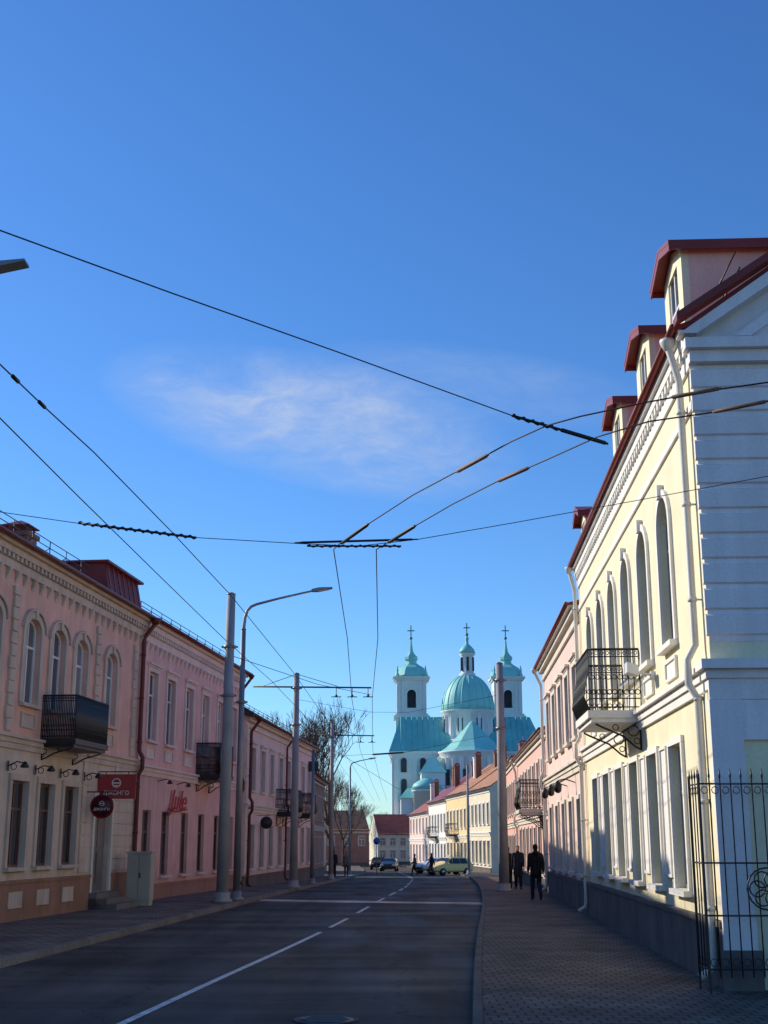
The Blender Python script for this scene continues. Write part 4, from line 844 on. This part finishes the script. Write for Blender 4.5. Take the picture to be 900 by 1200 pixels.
# ------------------------------------------------------------------ PEOPLE
def remesh(mb,vox,name,mat,parent,scale=1):
    me=mb.mesh(name); o=bpy.data.objects.new('tmp',me); C.objects.link(o)
    m=o.modifiers.new('r','REMESH'); m.mode='VOXEL'; m.voxel_size=vox
    s=o.modifiers.new('s','SMOOTH'); s.iterations=3
    dg=bpy.context.evaluated_depsgraph_get(); me2=bpy.data.meshes.new_from_object(o.evaluated_get(dg)); bpy.data.objects.remove(o)
    me2.materials.clear(); me2.materials.append(mat); me2.polygons.foreach_set('use_smooth',[True]*len(me2.polygons))
    ob=bpy.data.objects.new(name,me2); C.objects.link(ob); ob.parent=parent; return ob
def cloth(name,c): return mk(name,c,.9,var=.15,vs=6,bump=.2)
def person(label,X,Y,deg,h,coat,trous,hair,st=1.,long=False,bag=None,hood=False,grp=None,dz=.125):
    t=thing('person',label,'person',(X,Y,G(Y)+dz),math.radians(deg),grp); t.scale=(h/1.76,)*3
    J=dict(hl=(-.09,0,.93),kl=(-.10,.15*st,.50),al=(-.10,.20*st,.09),tl=(-.11,.36*st if st>.3 else .17,.035),
           hr=(.09,0,.93),kr=(.10,.02,.50),ar=(.10,-.27*st,.09+.06*st),tr=(.11,-.13*st if st>.3 else .16,.035))
    if st<=.3: J['al']=(-.10,0,.08); J['ar']=(.10,0,.08); J['kl']=(-.10,.02,.5)
    def chain(mb,ps,rs):
        mb.tube(ps,rs,10)
        for p,r in zip(ps,rs): mb.ball(p,r*.99,n=10)
    arms=[]
    for s in (-1,1):
        sw=-s*.16*st; arms.append([(s*.175,0,1.42),(s*.225,-.03+sw*.3,1.16),(s*.22,.06+sw*1.3,.93),(s*.21,.09+sw*1.5,.85)])
    mb=MB()
    chain(mb,[J['hl'],J['kl'],J['al']],[.085,.055,.038]); chain(mb,[J['hr'],J['kr'],J['ar']],[.085,.055,.038])
    chain(mb,[J['al'],J['tl']],[.036,.028]); chain(mb,[J['ar'],J['tr']],[.036,.028])
    for s in (-.07,.07): chain(mb,[(s,0,.93),(s,0,1.15),(s*1.3,0,1.38)],[.11,.10,.10])
    chain(mb,[(0,0,1.4),(0,.01,1.53),(0,.02,1.6)],[.07,.052,.05])
    for A in arms: chain(mb,A,[.06,.045,.03,.035])
    mb.ball((0,.02,1.655),.076,.095,.112,n=14); mb.ball((0,.118,1.645),.014,.02,.024,n=8); mb.ball((-.078,.01,1.65),.012,.02,.03,n=8); mb.ball((.078,.01,1.65),.012,.02,.03,n=8); mb.ball((0,.08,1.585),.035,.03,.028,n=8)
    for A in arms:
        w=Vector(A[3])
        for k in range(4): mb.tube([w+Vector((0,-.025+k*.017,-.02)),w+Vector((0,-.02+k*.018,-.07)),w+Vector((0,-.015+k*.018,-.095+abs(k-1.5)*.008))],[.010,.009,.007],6)
        mb.tube([w,w+Vector((0,.045,-.03)),w+Vector((0,.05,-.055))],[.012,.010,.008],6)
    remesh(mb,.012,'body',M['skin'],t)
    mb=MB()
    chain(mb,[J['hl'],J['kl'],J['al']],[.105,.078,.06]); chain(mb,[J['hr'],J['kr'],J['ar']],[.105,.078,.06])
    for s in (-.06,.06): chain(mb,[(s,0,.9),(s,0,1.05)],[.12,.11])
    remesh(mb,.016,'trousers',trous,t)
    mb=MB(); low=.62 if long else .84
    for s in (-.07,.07): chain(mb,[(s,0,low),(s,0,1.1),(s*1.15,-.005,1.36)],[.14 if long else .125,.12,.13])
    chain(mb,[(-.165,0,1.41),(0,0,1.45),(.165,0,1.41)],[.078,.09,.078])
    for A in arms: chain(mb,A[:3],[.08,.062,.048])
    if hood: mb.ball((0,-.09,1.5),.11,.07,.08)
    chain(mb,[(0,0,1.45),(0,.01,1.53)],[.085,.075])
    remesh(mb,.016,'coat',coat,t)
    mb=MB(); mb.ball((0,-.005,1.685),.088,.10,.10,n=14); mb.ball((0,-.05,1.63),.078,.06,.09,n=12); remesh(mb,.014,'hair',hair,t)
    for a,b in (('al','tl'),('ar','tr')):
        mb=MB(); A_,B_=Vector(J[a]),Vector(J[b]); chain(mb,[A_+Vector((0,-.03,-.035)),A_*.5+B_*.5+Vector((0,0,-.01)),B_],[.046,.045,.036]); remesh(mb,.014,'shoe',M['rubber'],t)
    if bag:
        mb=MB(); x=.30; mb.box(x-.04,x+.04,-.14,.14,.62,.9); mb.tube([(x,-.1,.9),(x,0,1.38),(x,.1,.9)],.012,6); b=mb.build('handbag',bag)
        b.location=t.location; b.rotation_euler=t.rotation_euler; b.scale=t.scale; tag(b,'dark shoulder bag carried by the person nearest the pole','bag')
blk=cloth('black_cloth',(.012,.012,.014)); nav=cloth('navy_cloth',(.018,.022,.04)); brn=cloth('brown_cloth',(.06,.035,.025)); gry=cloth('grey_cloth',(.06,.06,.065)); jean=cloth('denim',(.03,.045,.08)); drk=cloth('dark_hair',(.02,.013,.01)); bge=cloth('beige_cloth',(.25,.2,.15))
p=atZ(629,1055,.125); person('person in a black jacket walking away on the right pavement, largest figure',p.x,p.y,2,1.75,blk,nav,drk,1,hood=True)
person('person in a long dark coat on the right pavement, left of the largest figure',5.45,54.0,175,1.70,nav,blk,drk,.8,long=True)
person('slim person in brown coat walking next to the thick right pole',5.12,54.8,-5,1.66,brn,blk,drk,.7,bag=blk)
person('person in black jacket crossing the far road beside the yellow car',3.9,109,60,1.78,blk,jean,drk,1,dz=.0)
person('person in grey coat crossing the far road, left of the others',2.6,113,80,1.74,gry,blk,drk,1,dz=.0)
person('person in navy coat standing on the far left pavement near the poles',-3.35,88,0,1.75,nav,blk,drk,.3)
person('person in beige coat standing at the far left kerb',-2.75,97,170,1.7,bge,gry,drk,.3)
# ------------------------------------------------------------------ CARS
def car(label,X,Y,deg,paint,taxi=False,name='parked_car',s=1.,suv=True):
    t=thing(name,label,'car',(X,Y,G(Y)+.0),math.radians(deg)); t.scale=(s,)*3
    hr=1.58 if suv else 1.45
    st=[(-2.2,.74,.42,.80,.84,.66),(-2.12,.84,.32,.92,.98,.74),(-1.98,.88,.28,.98,1.12,.74),(-1.55,.90,.26,1.0,hr-.06,.66),(-.9,.91,.26,1.0,hr,.66),(0,.91,.26,.99,hr,.67),(.35,.91,.26,.98,hr-.06,.66),(1.0,.90,.26,.96,1.03,.74),(1.5,.89,.27,.90,.95,.74),(2.0,.84,.30,.80,.84,.70),(2.18,.74,.36,.66,.70,.62)]
    def ring_(q):
        x,w,zb,zs,zr,wr=q; zm=(zb+zs)/2
        return [(x,-w*.8,zb),(x,-w,zb+.12),(x,-w*1.01,zm),(x,-w*.97,zs),(x,-wr,zr),(x,-wr*.7,zr+.03),(x,wr*.7,zr+.03),(x,wr,zr),(x,w*.97,zs),(x,w*1.01,zm),(x,w,zb+.12),(x,w*.8,zb)]
    mb=MB(); vs=[]; 
    for q in st: vs+=ring_(q)
    n=12; fs=[(i*n+k,i*n+(k+1)%n,(i+1)*n+(k+1)%n,(i+1)*n+k) for i in range(len(st)-1) for k in range(n)]+[tuple(range(n)),tuple(range((len(st)-1)*n,len(st)*n))]
    mb.add(vs,fs,True); body=mb.build('body',paint,t)
    m=body.modifiers.new('s','SUBSURF'); m.levels=1; m.render_levels=1
    for sd in (-1,1):
        for (x0,x1,xa,xb) in ((-1.5,-.65,-1.3,-.62),(-.58,.28,-.58,.12),(.33,.82,.2,.28)):
            mb=MB(); y0=.905*sd; y1=.70*sd; mb.quad((x0,y0,1.03),(x1,y0,1.03),(xb,y1,hr-.1),(xa,y1,hr-.1)); mb.build('window',M['carglass'],t)
    mb=MB(); mb.quad((1.0,-.72,1.07),(1.0,.72,1.07),(.42,.62,hr-.06),(.42,-.62,hr-.06)); mb.build('windscreen',M['carglass'],t)
    mb=MB(); mb.quad((-2.03,-.66,1.12),(-2.03,.66,1.12),(-1.66,.58,hr-.12),(-1.66,-.58,hr-.12)); mb.build('rear_window',M['carglass'],t)
    for x in (-1.35,1.35):
        for sd in (-1,1):
            mb=MB(); mb.tube([(x,sd*.70,.33),(x,sd*.93,.33)],.33,20); w=mb.build('wheel',M['rubber'],t)
            mb=MB(); mb.tube([(x,sd*.931,.33),(x,sd*.945,.33)],.2,12); mb.build('rim',M['chrome'],w)
    for sd in (-1,1):
        mb=MB(); mb.box(2.02,2.16,sd*.62-.14,sd*.62+.14,.66,.8); mb.build('headlight',M['lens'],t)
        mb=MB(); mb.box(-2.2,-2.08,sd*.66-.1,sd*.66+.1,.82,1.0); mb.build('tail_light',M['signred'],t)
        mb=MB(); mb.ball((.75,sd*1.0,1.05),.07,.1,.07,n=8); mb.build('mirror',paint,t)
    mb=MB(); mb.box(2.1,2.2,-.5,.5,.42,.6); mb.build('grille',M['iron'],t)
    if taxi:
        mb=MB(); mb.box(-.15,.1,-.35,.35,hr+.03,hr+.2); mb.build('roof_sign',M['letterw'],t)
yel=mk('yellow_car_paint',(.88,.66,.26),.5,var=.03,bump=0,spec=.2); navy=mk('dark_car_paint',(.02,.025,.035),.25,var=.03,bump=0,spec=.6); wht=mk('silver_car_paint',(.6,.6,.62),.3,.2,var=.03,bump=0,spec=.6)
car('pale yellow car parked at the right kerb below the church',5.5,112,214,yel,True,s=.93)
car('dark saloon car on the road at the far street end',.6,150,-95,navy,suv=False)
car('dark car parked at the left kerb just beyond the saloon',-.7,163,-92,blk,suv=False)
car('silver car half hidden behind the yellow car',5.0,126,215,wht,suv=False)
# ------------------------------------------------------------------ WORLD, SUN, CAMERA
AZ=math.radians(-60); EL=math.radians(27.5)
D_=Vector((math.sin(AZ)*math.cos(EL),math.cos(AZ)*math.cos(EL),math.sin(EL)))
W=bpy.data.worlds.new('World'); S.world=W; W.use_nodes=True; nt=W.node_tree; N=nt.nodes; L=nt.links
bg=N['Background']; bg.inputs[1].default_value=.14
sk=N.new('ShaderNodeTexSky'); sk.sky_type='NISHITA'; sk.sun_disc=False; sk.sun_elevation=EL; sk.sun_rotation=AZ; sk.air_density=1.0; sk.dust_density=.2; sk.ozone_density=2.0; sk.altitude=200
tc=N.new('ShaderNodeTexCoord'); sep=N.new('ShaderNodeSeparateXYZ'); L.new(tc.outputs['Generated'],sep.inputs[0])
def mth(op,a,b=None,c=None,clamp=False):
    m=N.new('ShaderNodeMath'); m.operation=op; m.use_clamp=clamp
    for i,v in enumerate((a,b,c)):
        if v is None: continue
        if isinstance(v,(int,float)): m.inputs[i].default_value=v
        else: L.new(v,m.inputs[i])
    return m.outputs[0]
yc=mth('MAXIMUM',sep.outputs[1],.02); u=mth('DIVIDE',sep.outputs[0],yc); v=mth('DIVIDE',sep.outputs[2],yc)
def noise(sx_,sy_,rot,sc,det=9,dist=.4,rough=.6,seed=0):
    cb=N.new('ShaderNodeCombineXYZ'); L.new(u,cb.inputs[0]); L.new(v,cb.inputs[1]); cb.inputs[2].default_value=seed
    mp=N.new('ShaderNodeMapping'); mp.inputs['Rotation'].default_value=(0,0,rot); mp.inputs['Scale'].default_value=(sx_,sy_,1); L.new(cb.outputs[0],mp.inputs[0])
    n=N.new('ShaderNodeTexNoise'); n.inputs['Scale'].default_value=sc; n.inputs['Detail'].default_value=det; n.inputs['Distortion'].default_value=dist; n.inputs['Roughness'].default_value=rough; L.new(mp.outputs[0],n.inputs['Vector']); return n.outputs[0]
def blob(u0,v0,a,b,k):
    du=mth('SUBTRACT',u,u0); dv=mth('SUBTRACT',mth('SUBTRACT',v,v0),mth('MULTIPLY',du,k))
    e=mth('ADD',mth('POWER',mth('ABSOLUTE',mth('DIVIDE',du,a)),2.),mth('POWER',mth('ABSOLUTE',mth('DIVIDE',dv,b)),2.))
    return mth('SUBTRACT',1,e,clamp=True)
n1=noise(1,2.4,.45,7); n2=noise(1,2.6,.5,22,9,1.2,.7,3.)
m1=blob(-.06,.335,.18,.06,-.22); m2=blob(.06,.365,.17,.038,-.1); m3=blob(.1,.12,.16,.03,0)
ms=mth('ADD',mth('ADD',m1,mth('MULTIPLY',m2,.3)),mth('MULTIPLY',m3,.3))
r1=mth('SUBTRACT',n1,.27,clamp=True); r2=mth('ADD',.05,mth('MULTIPLY',n2,1.7))
cl=mth('MULTIPLY',mth('MULTIPLY',mth('MULTIPLY',r1,2.0),r2),ms,clamp=True)
cl=mth('MULTIPLY',cl,mth('GREATER_THAN',sep.outputs[1],.05))
hs=N.new('ShaderNodeHueSaturation'); hs.inputs['Saturation'].default_value=1.17; hs.inputs['Value'].default_value=1.; L.new(sk.outputs[0],hs.inputs['Color'])
tn=N.new('ShaderNodeMix'); tn.data_type='RGBA'; tn.blend_type='MULTIPLY'; tn.inputs[0].default_value=1; L.new(hs.outputs[0],tn.inputs[6]); tn.inputs[7].default_value=(.60,.88,1.22,1)
mx=N.new('ShaderNodeMix'); mx.data_type='RGBA'; L.new(cl,mx.inputs[0]); L.new(tn.outputs[2],mx.inputs[6]); mx.inputs[7].default_value=(4.2,4.7,5.7,1); L.new(mx.outputs[2],bg.inputs[0])
sl=bpy.data.lights.new('sun','SUN'); sl.energy=5.0; sl.angle=math.radians(.53); sl.color=(1,.90,.75)
so=bpy.data.objects.new('sun',sl); C.objects.link(so); so.rotation_euler=D_.to_track_quat('Z','Y').to_euler()
cam=bpy.data.cameras.new('camera'); co=bpy.data.objects.new('camera',cam); C.objects.link(co); S.camera=co
cam.sensor_fit='VERTICAL'; cam.sensor_height=36; cam.sensor_width=27; cam.lens=45; cam.clip_end=6000; cam.clip_start=.1
co.location=(0,0,CH); co.rotation_euler=(PI/2+PIT,0,0)
S.view_settings.view_transform='Standard'; S.view_settings.look='None'; S.view_settings.exposure=0
